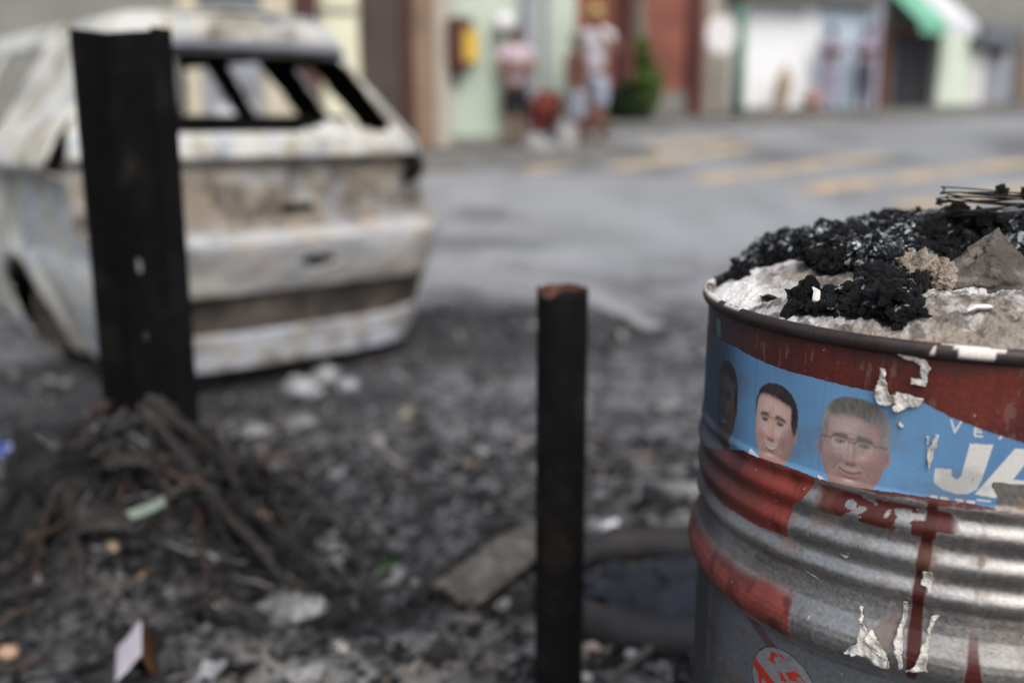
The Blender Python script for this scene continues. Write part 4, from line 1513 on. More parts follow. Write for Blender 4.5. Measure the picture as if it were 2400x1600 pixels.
        pc(fm * inside * soft(np.hypot(x - ex + 0.008, (y - ey - 0.002) * 1.05) / 0.070 - 1, 0.25), (0.022, 0.015, 0.012))
        pc(fm * 0.25 * ga(ex, 0.03, 0.20, 0.10), sk * 0.4)
        pc(fm * 0.95 * np.exp(-((y - ey - top - 0.008) / 0.022) ** 2) * (1 - sstep(0.85, 1.1, np.abs(lid))), (0.035, 0.02, 0.018))
        pc(fm * 0.45 * np.exp(-((y - ey - bot + 0.006) / 0.012) ** 2) * (1 - sstep(0.8, 1.05, np.abs(lid))), sk * 0.28)
        pc(fm * 0.35 * np.exp(-((y - ey - top - 0.05) / 0.014) ** 2) * (1 - sstep(0.85, 1.1, np.abs(lid))), sk * 0.35)
        pc(fm * 0.7 * ga(ex - 0.02, 0.018, 0.014, 0.012), (0.8, 0.8, 0.8))
    # nostrils and the shade under the nose
    for qx in (-0.085, 0.085): pc(fm * 0.75 * ga(nx + qx, -0.455, 0.045, 0.022), sk * 0.14)
    pc(fm * 0.40 * ga(nx + 0.03, -0.485, 0.16, 0.035), sk * 0.35)
    # lips
    lip = fm * inm
    pc(lip * 0.55 * np.exp(-((y - lipy - 0.035) / 0.032) ** 2), sk * np.array([0.72, 0.42, 0.42]))
    pc(lip * 0.50 * np.exp(-((y - lipy + 0.065) / 0.042) ** 2), sk * np.array([0.85, 0.50, 0.50]))
    if grey:
        pc(lip * 0.85 * np.exp(-((y - lipy) / 0.014) ** 2), sk * np.array([0.20, 0.10, 0.10]))
    else:
        op = soft(np.abs(y - lipy) / (0.066 * (1 - ((x - mx) / mw) ** 2).clip(0.05)) - 1, 0.2) * inm
        pc(fm * op, (0.10, 0.035, 0.03))
        tt = soft(np.abs(y - lipy - 0.008) / (0.050 * (1 - ((x - mx) / mw) ** 2).clip(0.05)) - 1, 0.25) * inm
        pc(fm * tt * 0.95, np.array([0.60, 0.57, 0.53]))
    for sg in (-1, 1): pc(fm * 0.5 * ga(mx + sg * mw, -0.605, 0.035, 0.03), sk * 0.25)
    if glasses:
        for ex in (eL, eR):
            dd = (np.abs((x - ex) / 0.265) ** 3.2 + np.abs((y - ey + 0.035) / 0.150) ** 3.2) ** (1 / 3.2)
            pc(np.exp(-((dd - 1) / 0.05) ** 2) * np.where(y > ey + 0.02, 0.75, 0.30), (0.05, 0.042, 0.042))
            pc(soft(dd - 1, 0.05) * 0.08 + soft(dd - 1, 0.05) * 0.10 * ga(ex - 0.1, 0.03, 0.1, 0.06), (0.7, 0.7, 0.74))
        pc(np.exp(-((y - ey - 0.035 + 0.5 * (x - (eL + eR) / 2) ** 2) / 0.016) ** 2) * (np.abs(x - (eL + eR) / 2) < 0.095) * 0.7, (0.05, 0.042, 0.042))
        for xa, sg in ((eL - 0.26, -1), (eR + 0.26, 1)):
            pc(np.exp(-((y - ey - 0.06) / 0.018) ** 2) * (sg * (x - xa) > 0) * (np.abs(x) < 0.92) * 0.7, (0.06, 0.05, 0.05))
    return C


PT = [(-0.50, 0.838), (-0.37, 0.8377), (-0.337, 0.835), (-0.298, 0.8324), (-0.259, 0.8319), (-0.229, 0.8303), (-0.198, 0.8297), (-0.1554, 0.8265), (-0.1321, 0.8166), (-0.1024, 0.8071), (-0.073, 0.7995), (0.0, 0.780), (0.05, 0.770)]
PB_ = [(0.05, 0.762), (-0.094, 0.7625), (-0.0945, 0.7575), (-0.0885, 0.748), (-0.091, 0.739), (-0.112, 0.741), (-0.1434, 0.7405), (-0.168, 0.7398), (-0.2073, 0.7363), (-0.244, 0.7353), (-0.281, 0.7372), (-0.3217, 0.7348), (-0.346, 0.7342), (-0.375, 0.7249), (-0.42, 0.712), (-0.465, 0.703), (-0.50, 0.700)]
POSTER = PT + PB_


def letters(S, Z):
    m = np.zeros(S.shape, bool)
    J = [(-0.1151, 0.795), (-0.0968, 0.7959), (-0.1028, 0.764), (-0.106, 0.754), (-0.113, 0.7487), (-0.122, 0.7475), (-0.133, 0.7495), (-0.1408, 0.7545), (-0.1412, 0.7684), (-0.1279, 0.7695), (-0.1265, 0.7625), (-0.1225, 0.7605), (-0.1195, 0.764)]
    A = [(-0.0796, 0.7944), (-0.056, 0.7944), (-0.040, 0.748), (-0.057, 0.748), (-0.0605, 0.757), (-0.0815, 0.757), (-0.0911, 0.748), (-0.1074, 0.7493)]
    Ah = [(-0.0690, 0.7840), (-0.0640, 0.7665), (-0.0785, 0.7665)]
    m |= inpoly(S, Z, J)
    m |= inpoly(S, Z, A) & ~inpoly(S, Z, Ah)

    def seg(x0, y0, x1, y1, w):
        dx, dy = x1 - x0, y1 - y0
        t = np.clip(((S - x0) * dx + (Z - y0) * dy) / (dx * dx + dy * dy), 0, 1)
        return np.hypot(S - x0 - t * dx, Z - y0 - t * dy) < w
    # V E and the foot of the next letter under the red
    for a in ((-0.1318, 0.8141, -0.1280, 0.8035), (-0.1280, 0.8035, -0.1240, 0.8131), (-0.1124, 0.8095, -0.1119, 0.8025), (-0.1124, 0.8092, -0.1070, 0.8092), (-0.1121, 0.8060, -0.1075, 0.8060), (-0.1119, 0.8025, -0.1062, 0.8025),
              (-0.0925, 0.8022, -0.0912, 0.8038)):
        m |= seg(*a, 0.00085)
    # tops of a row of small letters cut off by the torn edge
    for x0 in (-0.143, -0.1345, -0.1225, -0.113):
        m |= (S > x0) & (S < x0 + 0.0065) & (Z < 0.7432) & (Z > 0.7395)
    m |= (S > -0.1055) & (S < -0.094) & (Z < 0.7455) & (Z > 0.7435)
    return m


def poster_paint(S, Z):
    n1 = fbm(S * 12, Z * 12, 220, 4)
    n2 = fbm(S * 200, Z * 30, 221, 3)
    C = ncol(L(106, 152, 194), S.shape) * (0.78 + 0.32 * n1)[..., None] * (0.95 + 0.1 * n2)[..., None]
    C = mixc(C, L(72, 108, 152), 0.6 * sstep(-0.2, -0.08, S))
    C = portrait(C, S, Z, -0.390, 0.778, 0.026, 0.041, (0.20, 0.13, 0.10), (0.02, 0.017, 0.016), "dark", dim=0.8, turn=-0.15)
    C = mixc(C, (0.55, 0.55, 0.57), soft((S + 0.408) * 0.6 + (Z - 0.730), 0.002) * (Z < 0.742) * (S < -0.365) * (S > -0.47) * 0.8)
    C = portrait(C, S, Z, -0.3025, 0.7755, 0.0298, 0.0400, (0.64, 0.43, 0.375), (0.035, 0.026, 0.026), "dark", turn=-0.08)
    C = mixc(C, (0.72, 0.72, 0.74), ((S < -0.318) & (S > -0.335) & (Z < 0.7385 - 0.25 * (S + 0.328))) * 0.85)
    C = portrait(C, S, Z, -0.2140, 0.7760, 0.0342, 0.0425, (0.42, 0.30, 0.285), (0.20, 0.185, 0.18), "grey", glasses=True, turn=-0.02)
    C = mixc(C, (0.7, 0.7, 0.72), ((S < -0.236) & (S > -0.2455) & (Z < 0.7390 - 0.35 * (S + 0.2455))) * 0.8)
    C = mixc(C, L(205, 205, 200), letters(S, Z) * 0.95)
    # weathering: thin drips, specks, darker left end
    dr = (np.abs(S + 0.333 + 0.001 * np.sin(Z * 300)) < 0.0012) * (Z > 0.79) * 0.35 + (np.abs(S + 0.246) < 0.0008) * 0.2
    C = mixc(C, (0.10, 0.14, 0.12), dr)
    yl = (np.abs(S + 0.3075) < 0.004) * sstep(0.45, 0.6, fbm(S * 300, Z * 60, 225, 3)) * (Z < 0.805) * 0.35
    C = mixc(C, L(196, 160, 110), yl)
    C = mixc(C, (0.03, 0.03, 0.035), (vnoise(S * 420, Z * 420, 226) > 0.972) * 0.5)
    grime = 0.35 * sstep(0.5, 0.75, fbm(S * 25, Z * 25, 228, 4))
    C = mixc(C, (0.12, 0.12, 0.125), grime)
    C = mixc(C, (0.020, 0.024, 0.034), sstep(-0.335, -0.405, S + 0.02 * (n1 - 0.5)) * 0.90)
    return C


def onskin(name, poly, res, mat, off, paint=None, parent=drum, wob=0.0, smooth=True):
    """a sheet lying on the drum inside a polygon of (arc length, height); off(S,Z) lifts it off the skin"""
    xs, ys = [p[0] for p in poly], [p[1] for p in poly]
    a = np.arange(min(xs), max(xs) + res, res)
    b = np.arange(min(ys), max(ys) + res, res)
    S, Z = np.meshgrid(a, b, indexing='ij')
    Sc, Zc = (S[:-1, :-1] + S[1:, 1:]) / 2, (Z[:-1, :-1] + Z[1:, 1:]) / 2
    w1 = (fbm(Sc * 180, Zc * 180, 230, 3) - 0.5) * wob
    keep = inpoly(Sc + w1, Zc + w1, poly)
    rr = drum_r(Z) + (fbm(S * 7, Z * 7, 160, 3) - 0.5) * 0.0035 * (1 - sstep(0.84, 0.866, Z)) + off(S, Z)
    V = ringpos(S, Z, rr).reshape(-1, 3)
    Fc = gridfaces(len(a), len(b), keep)
    cols = {}
    if paint:
        Cc = paint(S, Z).reshape(-1, 3)
        V, Fc, Cc = compact(V, Fc, Cc)
        cols = {"Col": np.concatenate([Cc, np.ones((len(Cc), 1))], 1)}
    else:
        V, Fc = compact(V, Fc)
    return fromnp(name, V, Fc, mat, parent, smooth, cols)


M_print = vmat("printed_paper", rough=0.6, vary=0.06, scale=400, bump=0.05, bscale=300, spec=0.35, bdist=0.001)
onskin("poster", POSTER, 0.00055, M_print, lambda S, Z: 0.0006 + 0 * S, poster_paint, wob=0.0012)

# ---- curled flakes of torn white paper on the drum
M_paper = mottled("torn_paper", [(0.3, (0.26, 0.23, 0.20)), (0.46, (0.50, 0.48, 0.45)), (0.66, (0.66, 0.65, 0.63))], 120, 0.85, bump=0.3, bscale=300, spec=0.2)


def flake(poly, curl, seed, rustedge=False):
    ys = [p[1] for p in poly]
    xs = [p[0] for p in poly]
    zc, sc = np.mean(ys), np.mean(xs)

    def off(S, Z):
        q = fbm(S * 110 + seed, Z * 110, 240 + seed, 3)
        r_ = np.hypot((S - sc) / (max(xs) - min(xs)), (Z - zc) / (max(ys) - min(ys)))
        return 0.0009 + curl * q * np.clip(0.35 + r_ * 1.1, 0, 1)
    o = onskin("paper_flake", poly, 0.0008, M_paper, off, wob=0.003)
    md = o.modifiers.new("thickness", 'SOLIDIFY')
    md.thickness = 0.0004
    return o


def pg(*a): return list(zip(a[0::2], a[1::2]))


for i, (p_, c) in enumerate((
    (pg(-0.1925, 0.8545, -0.1885, 0.8520, -0.1860, 0.8370, -0.1835, 0.8290, -0.1800, 0.8310, -0.1780, 0.8235, -0.1860, 0.8185, -0.1950, 0.8200, -0.1965, 0.8290, -0.1940, 0.8400), 0.010),
    (pg(-0.1790, 0.8330, -0.1690, 0.8330, -0.1555, 0.8300, -0.1580, 0.8240, -0.1690, 0.8195, -0.1770, 0.8150, -0.1795, 0.8220), 0.009),
    (pg(-0.1810, 0.8670, -0.1700, 0.8685, -0.1555, 0.8655, -0.1520, 0.8580, -0.1560, 0.8520, -0.1600, 0.8600, -0.1700, 0.8630), 0.006),
    (pg(-0.1600, 0.8600, -0.1545, 0.8560, -0.1535, 0.8430, -0.1570, 0.8420, -0.1660, 0.8440, -0.1665, 0.8480, -0.1590, 0.8470), 0.006),
    (pg(-0.1496, 0.7975, -0.1475, 0.7850, -0.1438, 0.7990, -0.1405, 0.7990, -0.1425, 0.7850, -0.1440, 0.7760, -0.1458, 0.7660, -0.1480, 0.7760, -0.1485, 0.7880, -0.1508, 0.7960), 0.004),
    (pg(-0.1745, 0.8055, -0.1715, 0.8060, -0.1695, 0.8025, -0.1720, 0.8015), 0.003),
    (pg(-0.1935, 0.6235, -0.1910, 0.6225, -0.1890, 0.6100, -0.1780, 0.5960, -0.1660, 0.5850, -0.1590, 0.5790, -0.1640, 0.5740, -0.1760, 0.5755, -0.1870, 0.5790, -0.2000, 0.5765, -0.1960, 0.5850, -0.1900, 0.5900, -0.1905, 0.6050), 0.016),
    (pg(-0.1800, 0.6060, -0.1740, 0.5990, -0.1620, 0.5860, -0.1660, 0.5840, -0.1780, 0.5900, -0.1840, 0.5960), 0.013),
    (pg(-0.1560, 0.6390, -0.1525, 0.6380, -0.1520, 0.6230, -0.1545, 0.6080, -0.1520, 0.5900, -0.1500, 0.5770, -0.1535, 0.5760, -0.1570, 0.5880, -0.1600, 0.6000, -0.1580, 0.6100, -0.1565, 0.6250), 0.008),
    (pg(-0.1310, 0.6300, -0.1260, 0.6310, -0.1290, 0.6240, -0.1320, 0.6100, -0.1320, 0.5950, -0.1310, 0.5800, -0.1390, 0.5770, -0.1480, 0.5745, -0.1410, 0.5820, -0.1380, 0.5950, -0.1350, 0.6060, -0.1335, 0.6200), 0.009),
    (pg(-0.1420, 0.6720, -0.1350, 0.6725, -0.1340, 0.6600, -0.1360, 0.6500, -0.1385, 0.6560, -0.1430, 0.6580), 0.006),
    (pg(-0.2540, 0.6390, -0.2450, 0.6360, -0.2370, 0.6330, -0.2430, 0.6345), 0.003),
    (pg(-0.2190, 0.6650, -0.2080, 0.6680, -0.2110, 0.6640), 0.003),
)):
    flake(p_, c, i)

# ------------------------------------------------------------------ ash, charcoal, stones and wire on the drum lid
M_ash = vmat("plaster_ash", rough=0.95, vary=0.22, scale=300, bump=0.9, bscale=380, spec=0.15, bdist=0.004)
dx_ = np.linspace(-0.284, 0.284, 400)
AX, AY = np.meshgrid(dx_, dx_, indexing='ij')
AR = np.hypot(AX, AY)


def ash_h(x, y):
    r_ = np.hypot(x, y)
    h = 0.042 * np.clip(1 - (r_ / 0.285) ** 5, 0, 1)
    h = h + (0.012 * (fbm(x * 22, y * 22, 300, 5) - 0.45) + 0.010 * (fbm(x * 80, y * 80, 301, 3) - 0.5) + 0.005 * (fbm(x * 210, y * 210, 302, 2) - 0.5)) * (0.35 + 0.65 * sstep(0.285, 0.25, r_))
    h = h - 0.006 * np.exp(-((x + 0.20) / 0.04) ** 2 - ((y + 0.05) / 0.05) ** 2)
    return h


AZ = 0.866 + ash_h(AX, AY)
na = fbm(AX * 30, AY * 30, 310, 5)
nb = fbm(AX * 11 + 3, AY * 11, 311, 4)
Ca = ncol((0.54, 0.53, 0.525), AX.shape) * (0.55 + 0.75 * na)[..., None]
tanm = sstep(0.44, 0.60, nb + 0.40 * np.exp(-((AX + 0.205) / 0.055) ** 2 - ((AY + 0.05) / 0.085) ** 2))
Ca = mixc(Ca, (0.22, 0.185, 0.145), tanm * 0.85 * sstep(0.30, 0.55, na))
Ca = mixc(Ca, (0.10, 0.09, 0.08), 0.8 * sstep(0.50, 0.62, fbm(AX * 75, AY * 75, 312, 4)))
Ca = mixc(Ca, (0.30, 0.155, 0.07), 0.7 * sstep(0.262, 0.280, AR + 0.01 * (na - 0.5)) * sstep(0.40, 0.55, nb))
Ca = mixc(Ca, (0.82, 0.82, 0.81), 0.8 * sstep(0.21, 0.26, AR) * (AX < -0.12) * (AY > -0.06))
Ac = (AR[:-1, :-1] + AR[1:, 1:]) / 2
Vv, Ff, Cc = compact(np.stack([AX, AY, AZ], -1).reshape(-1, 3), gridfaces(400, 400, Ac < 0.2835), Ca.reshape(-1, 3))
o = fromnp("ash_bed", Vv, Ff, M_ash, None, True, {"Col": np.concatenate([Cc, np.ones((len(Cc), 1))], 1)})
o.location = (DX, DY, 0)
setp(o, "crusted white and tan ash filling the top of the oil drum", "ash", None, "stuff")

# charcoal: outline of the pile on the lid (dx, dy from the drum axis)
PILE = [(-0.258, 0.11), (-0.235, 0.145), (-0.20, 0.14), (-0.163, 0.085), (-0.178, 0.023), (-0.171, -0.015), (-0.141, -0.028), (-0.166, -0.102), (-0.188, -0.114), (-0.203, -0.116), (-0.212, -0.085), (-0.234, -0.105),
        (-0.235, -0.122), (-0.22, -0.137), (-0.197, -0.164), (-0.177, -0.184), (-0.166, -0.203), (-0.157, -0.21), (-0.143, -0.184), (-0.137, -0.195), (-0.129, -0.162), (-0.113, -0.134), (-0.101, -0.125), (-0.085, -0.05),
        (-0.044, 0.006), (0.02, 0.03), (0.12, -0.02), (0.27, -0.03), (0.30, 0.12), (0.2, 0.25), (0.0, 0.30), (-0.15, 0.27), (-0.25, 0.17)]


def polydist(x, y, poly):
    d = np.full(np.shape(x), 9.0)
    n = len(poly)
    for i in range(n):
        x0, y0 = poly[i]
        x1, y1 = poly[(i + 1) % n]
        ex, ey = x1 - x0, y1 - y0
        t = np.clip(((x - x0) * ex + (y - y0) * ey) / (ex * ex + ey * ey), 0, 1)
        d = np.minimum(d, np.hypot(x - x0 - t * ex, y - y0 - t * ey))
    return d


def pile_h(x, y):
    d = polydist(x, y, PILE)
    crest = 0.010 + 0.022 * sstep(-0.07, 0.06, y) + 0.014 * sstep(-0.14, 0.03, x) * sstep(-0.05, 0.08, y)
    return np.minimum(crest, 0.006 + d * 0.9) + 0.010 * (fbm(x * 35, y * 35, 320, 4) - 0.5)


CH = []
for sd in range(14):
    bm = bmesh.new()
    bmesh.ops.create_icosphere(bm, subdivisions=2, radius=0.5)
    off = Vector((sd * 3.7, sd * 1.9, sd * 5.1))
    ax = Vector((1, 0.55 + 0.4 * random.random(), 0.45 + 0.4 * random.random()))
    for v in bm.verts:
        d = 1 + 0.75 * mnoise.noise(v.co * 2.3 + off) + 0.35 * mnoise.noise(v.co * 6 + off)
        v.co = Vector((v.co.x * ax.x, v.co.y * ax.y, v.co.z * ax.z)) * d
    CH.append((np.array([v.co[:] for v in bm.verts]), np.array([[w.index for w in f.verts] for f in bm.faces])))
    bm.free()


def rotm(n):
    q = RNG.normal(size=(n, 4))
    q /= np.linalg.norm(q, axis=1)[:, None]
    w, x, y, z = q.T
    return np.stack([1 - 2 * (y * y + z * z), 2 * (x * y - z * w), 2 * (x * z + y * w), 2 * (x * y + z * w), 1 - 2 * (x * x + z * z), 2 * (y * z - x * w),
                     2 * (x * z - y * w), 2 * (y * z + x * w), 1 - 2 * (x * x + y * y)], -1).reshape(n, 3, 3)


def scatter(pos, size, cols, protos=CH):
    Rm = rotm(len(pos))
    Vs, Fs, Cs, k = [], [], [], 0
    for i in range(len(pos)):
        v, f = protos[i % len(protos)]
        Vs.append((v * size[i]) @ Rm[i].T + pos[i])
        Fs.append(f + k)
        Cs.append(np.repeat(cols[i][None], len(v), 0))
        k += len(v)
    return np.concatenate(Vs), np.concatenate(Fs), np.concatenate(Cs)


N = 13000
px_ = RNG.uniform(-0.28, 0.30, N * 4)
py_ = RNG.uniform(-0.21, 0.30, N * 4)
ok = inpoly(px_, py_, PILE) & (np.hypot(px_, py_) < 0.282)
px_, py_ = px_[ok][:N], py_[ok][:N]
sz = 0.0028 + 0.013 * RNG.random(len(px_)) ** 3.0
big = RNG.random(len(px_)) < 0.012
sz[big] = 0.014 + 0.012 * RNG.random(big.sum())
hh = 0.866 + ash_h(px_, py_) + pile_h(px_, py_)
pos = np.stack([px_, py_, hh + sz * 0.15 * RNG.normal(size=len(px_))], -1)
cl = sstep(0.52, 0.64, fbm(px_ * 15 + 2, py_ * 15, 330, 3)) * sstep(-0.10, 0.02, py_)
wh = RNG.random(len(px_)) < 0.04 + 0.60 * cl
cb = 0.003 + 0.005 * RNG.random(len(px_)) ** 2
cols = np.stack([cb, cb * 1.02, cb * 1.12], -1)
V1, F1, C1 = scatter(pos, sz, cols)
FL = []
for sd in range(8):
    n = 5
    u = np.linspace(-0.5, 0.5, n)
    U, Vq = np.meshgrid(u, u, indexing='ij')
    ed = 0.6 + 0.8 * fbm(np.arctan2(Vq, U) * 1.3 + sd * 7, U * 0 + sd, 530 + sd, 3)
    v = np.stack([U * ed, Vq * ed * (0.35 + 0.08 * sd), 0.7 * (fbm(U * 3 + sd * 3, Vq * 3, 540 + sd, 2) - 0.5) + 0.4 * U * U], -1).reshape(-1, 3)
    q = gridfaces(n, n)
    FL.append((v, np.concatenate([q[:, [0, 1, 2]], q[:, [0, 2, 3]]])))
pw, cw = pos[wh], np.array([0.30, 0.345, 0.37]) * (0.12 + 2.0 * RNG.random((wh.sum(), 1)) ** 2)
sw = 0.004 + 0.009 * RNG.random(len(pw)) ** 2
pw = np.concatenate([pw, pw[: len(pw) // 2] + RNG.normal(size=(len(pw) // 2, 3)) * np.array([0.004, 0.004, 0.001])])
cw = np.concatenate([cw, cw[: len(cw) // 2]])
sw = np.concatenate([sw, sw[: len(sw) // 2] * 0.7])
pw[:, 2] += 0.004
Va, Fa, Ca_ = scatter(pw, sw, cw, FL)
F1 = np.concatenate([F1, Fa + len(V1)])
V1 = np.concatenate([V1, Va])
C1 = np.concatenate([C1, Ca_])
# the bed of the pile under the loose chunks
bx_ = np.arange(-0.285, 0.30, 0.003)
by_ = np.arange(-0.21, 0.30, 0.003)
BX, BY = np.meshgrid(bx_, by_, indexing='ij')
cxx, cyy = (BX[:-1, :-1] + BX[1:, 1:]) / 2, (BY[:-1, :-1] + BY[1:, 1:]) / 2
kp = inpoly(cxx, cyy, PILE) & (np.hypot(cxx, cyy) < 0.283)
BZ = 0.866 + ash_h(BX, BY) + pile_h(BX, BY) - 0.003
Vb, Fb = compact(np.stack([BX, BY, BZ], -1).reshape(-1, 3), gridfaces(len(bx_), len(by_), kp))
Ft = np.concatenate([Fb[:, [0, 1, 2]], Fb[:, [0, 2, 3]]])
V2 = np.concatenate([V1, Vb])
F2 = np.concatenate([F1, Ft + len(V1)])
C2 = np.concatenate([C1, np.repeat(np.array([[0.004, 0.004, 0.0045]]), len(Vb), 0)])
M_coal = vmat("charcoal", rough=0.33, vary=0.6, scale=350, bump=1.0, bscale=520, spec=0.28, bdist=0.006)
o = fromnp("charcoal_pile", V2, F2, M_coal, None, False, {"Col": np.concatenate([C2, np.ones((len(C2), 1))], 1)})
o.location = (DX, DY, 0)
setp(o, "heap of black charcoal crumbs flecked with pale ash on the oil drum", "charcoal", None, "stuff")


def lidpt(dx, dy, up=0.0):
    return Vector((DX + dx, DY + dy, 0.866 + float(ash_h(np.array(dx), np.array(dy))) + up))


def coal(dx, dy, size, up, lab, seed, stretch=(1, 0.7, 0.6)):
    o = lump("charcoal_lump", lidpt(dx, dy, up), tuple(size * s for s in stretch), M_lump, lab, "charcoal", seed, 4, 0.75, 1.6, rz=seed)
    return o


M_lump = mottled("charcoal_solid", [(0.3, (0.003, 0.003, 0.0035)), (0.62, (0.007, 0.007, 0.008)), (0.8, (0.03, 0.03, 0.034))], 60, 0.38, bump=1.0, bscale=420, spec=0.25)
coal(-0.158, -0.172, 0.046, 0.012, "largest rounded charcoal lump hanging over the rim of the oil drum", 1)
coal(-0.146, -0.125, 0.050, 0.012, "broad charcoal lump just behind the largest one on the drum rim", 2)
coal(-0.216, -0.114, 0.028, 0.009, "pointed charcoal lump on the tan ash at the left of the front spill", 3, (0.8, 0.6, 1.1))
coal(-0.238, 0.085, 0.020, 0.006, "single small charcoal nugget alone on the white ash by the rim", 4, (1, 1, 0.9))
coal(-0.239, -0.058, 0.024, 0.002, "flat charcoal sliver lying on the tan ash", 5, (1.2, 0.6, 0.25))
coal(-0.141, -0.198, 0.018, 0.006, "small charcoal crumb at the right of the front spill on white ash", 6)
coal(-0.166, 0.034, 0.036, 0.012, "charcoal lump at the left edge of the pile above the tan ash", 7, (1.2, 0.7, 0.5))
coal(-0.163, -0.006, 0.026, 0.008, "oval charcoal lump below the one at the left edge of the pile", 8, (1.2, 0.7, 0.55))

# brown pointed stone and crumbly tan lumps
M_stone = mottled("scorched_stone", [(0.3, (0.045, 0.038, 0.033)), (0.52, (0.085, 0.075, 0.067)), (0.62, (0.16, 0.145, 0.13)), (0.74, (0.36, 0.34, 0.31))], 34, 0.92, bump=0.7, bscale=160)
bm = bmesh.new()
bmesh.ops.create_icosphere(bm, subdivisions=5, radius=0.5)
for v in bm.verts:
    p = v.co.copy()
    t = p.z + 0.5
    w = (1 - t) ** 1.15 * 1.12 + 0.05
    q = Vector((p.x, p.y, 0))
    if q.length > 1e-4: q = q.normalized() * w * 0.5 * min(1, (0.25 - p.z * p.z) ** 0.5 * 3)
    d = 1 + 0.55 * mnoise.fractal(p * 1.7 + Vector((5, 2, 1)), 0.9, 2, 4) + 0.10 * mnoise.noise(p * 9)
    v.co = Vector((q.x * 0.150 * d, q.y * 0.10 * d, t * 0.066 * (1 + 0.04 * d)))
o = frombm("stone", bm, M_stone, None, True)
o.location = lidpt(-0.020, -0.085, -0.010)
setp(o, "brown grey pointed stone rising beside the charcoal on the drum", "stone")
M_tanl = mottled("tan_crumbly_crust", [(0.3, (0.11, 0.085, 0.06)), (0.48, (0.30, 0.25, 0.195)), (0.62, (0.44, 0.39, 0.33)), (0.75, (0.16, 0.13, 0.10))], 70, 0.95, bump=1.0, bscale=260)
for i, (dx, dy, s, up, lab) in enumerate(((-0.100, -0.088, 0.040, 0.014, "tan crumbly lump touching the charcoal, leftmost of the three by the stone"), (-0.080, -0.095, 0.034, 0.012, "tan crumbly lump in the middle of the three by the stone"), (-0.084, -0.115, 0.026, 0.006, "smallest tan crumbly lump in front of the pointed stone"))):
    lump("crust_lump", lidpt(dx, dy, up), (s, s * 0.9, s * 0.85), M_tanl, lab, "ash lump", 20 + i, 4, 0.45, 2.5)
# pale splinters on the white ash
M_spl = plain("pale_splinter", (0.62, 0.61, 0.60), 0.9, 0.15, 60)
for i, (dx, dy, ln, a, lab) in enumerate(((-0.086, -0.202, 0.030, 0.35, "pale splinter lying on the white ash in front of the stone"), (-0.213, -0.128, 0.022, 1.9, "short pale splinter stuck in the charcoal spill"))):
    p = lidpt(dx, dy, 0.003 if i == 0 else 0.014)
    bm = bmesh.new()
    tube(bm, [(-ln / 2, 0, -0.001), (-ln / 5, 0.002, 0.002), (ln / 4, -0.002, 0.002), (ln / 2, 0, 0)], [0.0015, 0.0045, 0.004, 0.001], 6, True, 0.6)
    o = frombm("splinter", bm, M_spl)
    o.location = p
    o.rotation_euler = (0, -1.0 if i else 0, a)
    setp(o, lab, "splinter")

# bundle of burnt wires with lumps of char stuck to it
we = empty("wire_bundle", (DX, DY + 0.06, 0.964), "bundle of thin burnt wires looped at one end on top of the charcoal heap", "wire")
for i in range(15):
    bm = bmesh.new()
    y0, z0 = RNG.normal() * 0.010, 0.026 * i / 14
    x0 = -0.016 + 0.014 * RNG.random()
    n = 22

    sl, ph, am = RNG.normal() * 0.014, RNG.random() * 6, 0.002 + 0.004 * RNG.random()

    def strand(t, dz): return (x0 + 0.32 * t, y0 + 0.02 * math.sin(t * 4 + ph) + 0.03 * t, (z0 + dz * (1 - 1.6 * t)) * (1 - 0.55 * t) + am * math.sin(6 * t + ph) * t ** 0.5 + sl * t)
    pts = [strand(k / n, 0) for k in range(n + 1)]
    if i in (5, 9, 13):   # hairpin: the wire turns back on itself
        lo, hi = strand(0.0, 0), strand(0.0, 0.006)
        turn = [(x0 - 0.0035 * math.sin(a), y0 + 0.001 * a, lo[2] + (hi[2] - lo[2]) * (1 - math.cos(a)) / 2) for a in np.linspace(0, math.pi, 9)]
        pts = pts[::-1] + turn[1:-1] + [strand(k / n, 0.006) for k in range(n + 1)]
    tube(bm, pts, 0.0008 + 0.0003 * RNG.random(), 6)
    frombm("wire", bm, M_char, we, True)
bm = bmesh.new()
tube(bm, [(-0.085, 0.0, -0.006), (-0.03, 0, 0.0), (0.05, 0.0, 0.008), (0.2, 0.02, 0.010)], 0.0007, 6)
frombm("wire", bm, M_char, we, True)
for i, (xx, zz, s) in enumerate(((0.004, 0.002, 0.020), (0.050, 0.026, 0.014), (0.082, 0.024, 0.016), (0.03, -0.006, 0.022), (0.14, 0.004, 0.02))):
    lump("char_bead", (xx, 0.0, zz), (s, s, s * 1.1), M_lump, None, None, 40 + i, 3, 0.7, 2.0, parent=we)
# ------------------------------------------------------------------ PART 5
# ------------------------------------------------------------------ debris on the ground
# countless small chips of ash, char and rubble: one object
def chipprotos():
    out = []
    for sd in range(10):
        bm = bmesh.new()
        bmesh.ops.create_icosphere(bm, subdivisions=1, radius=0.5)
        off = Vector((sd * 9.7, sd * 2.9, sd))
        ax = (1, 0.4 + 0.5 * random.random(), 0.18 + 0.35 * random.random())
        for v in bm.verts:
            d = 1 + 0.8 * mnoise.noise(v.co * 2.5 + off)
            v.co = Vector((v.co.x * ax[0], v.co.y * ax[1], v.co.z * ax[2])) * d
        out.append((np.array([v.co[:] for v in bm.verts]), np.array([[w.index for w in f.verts] for f in bm.faces])))
        bm.free()
    return out


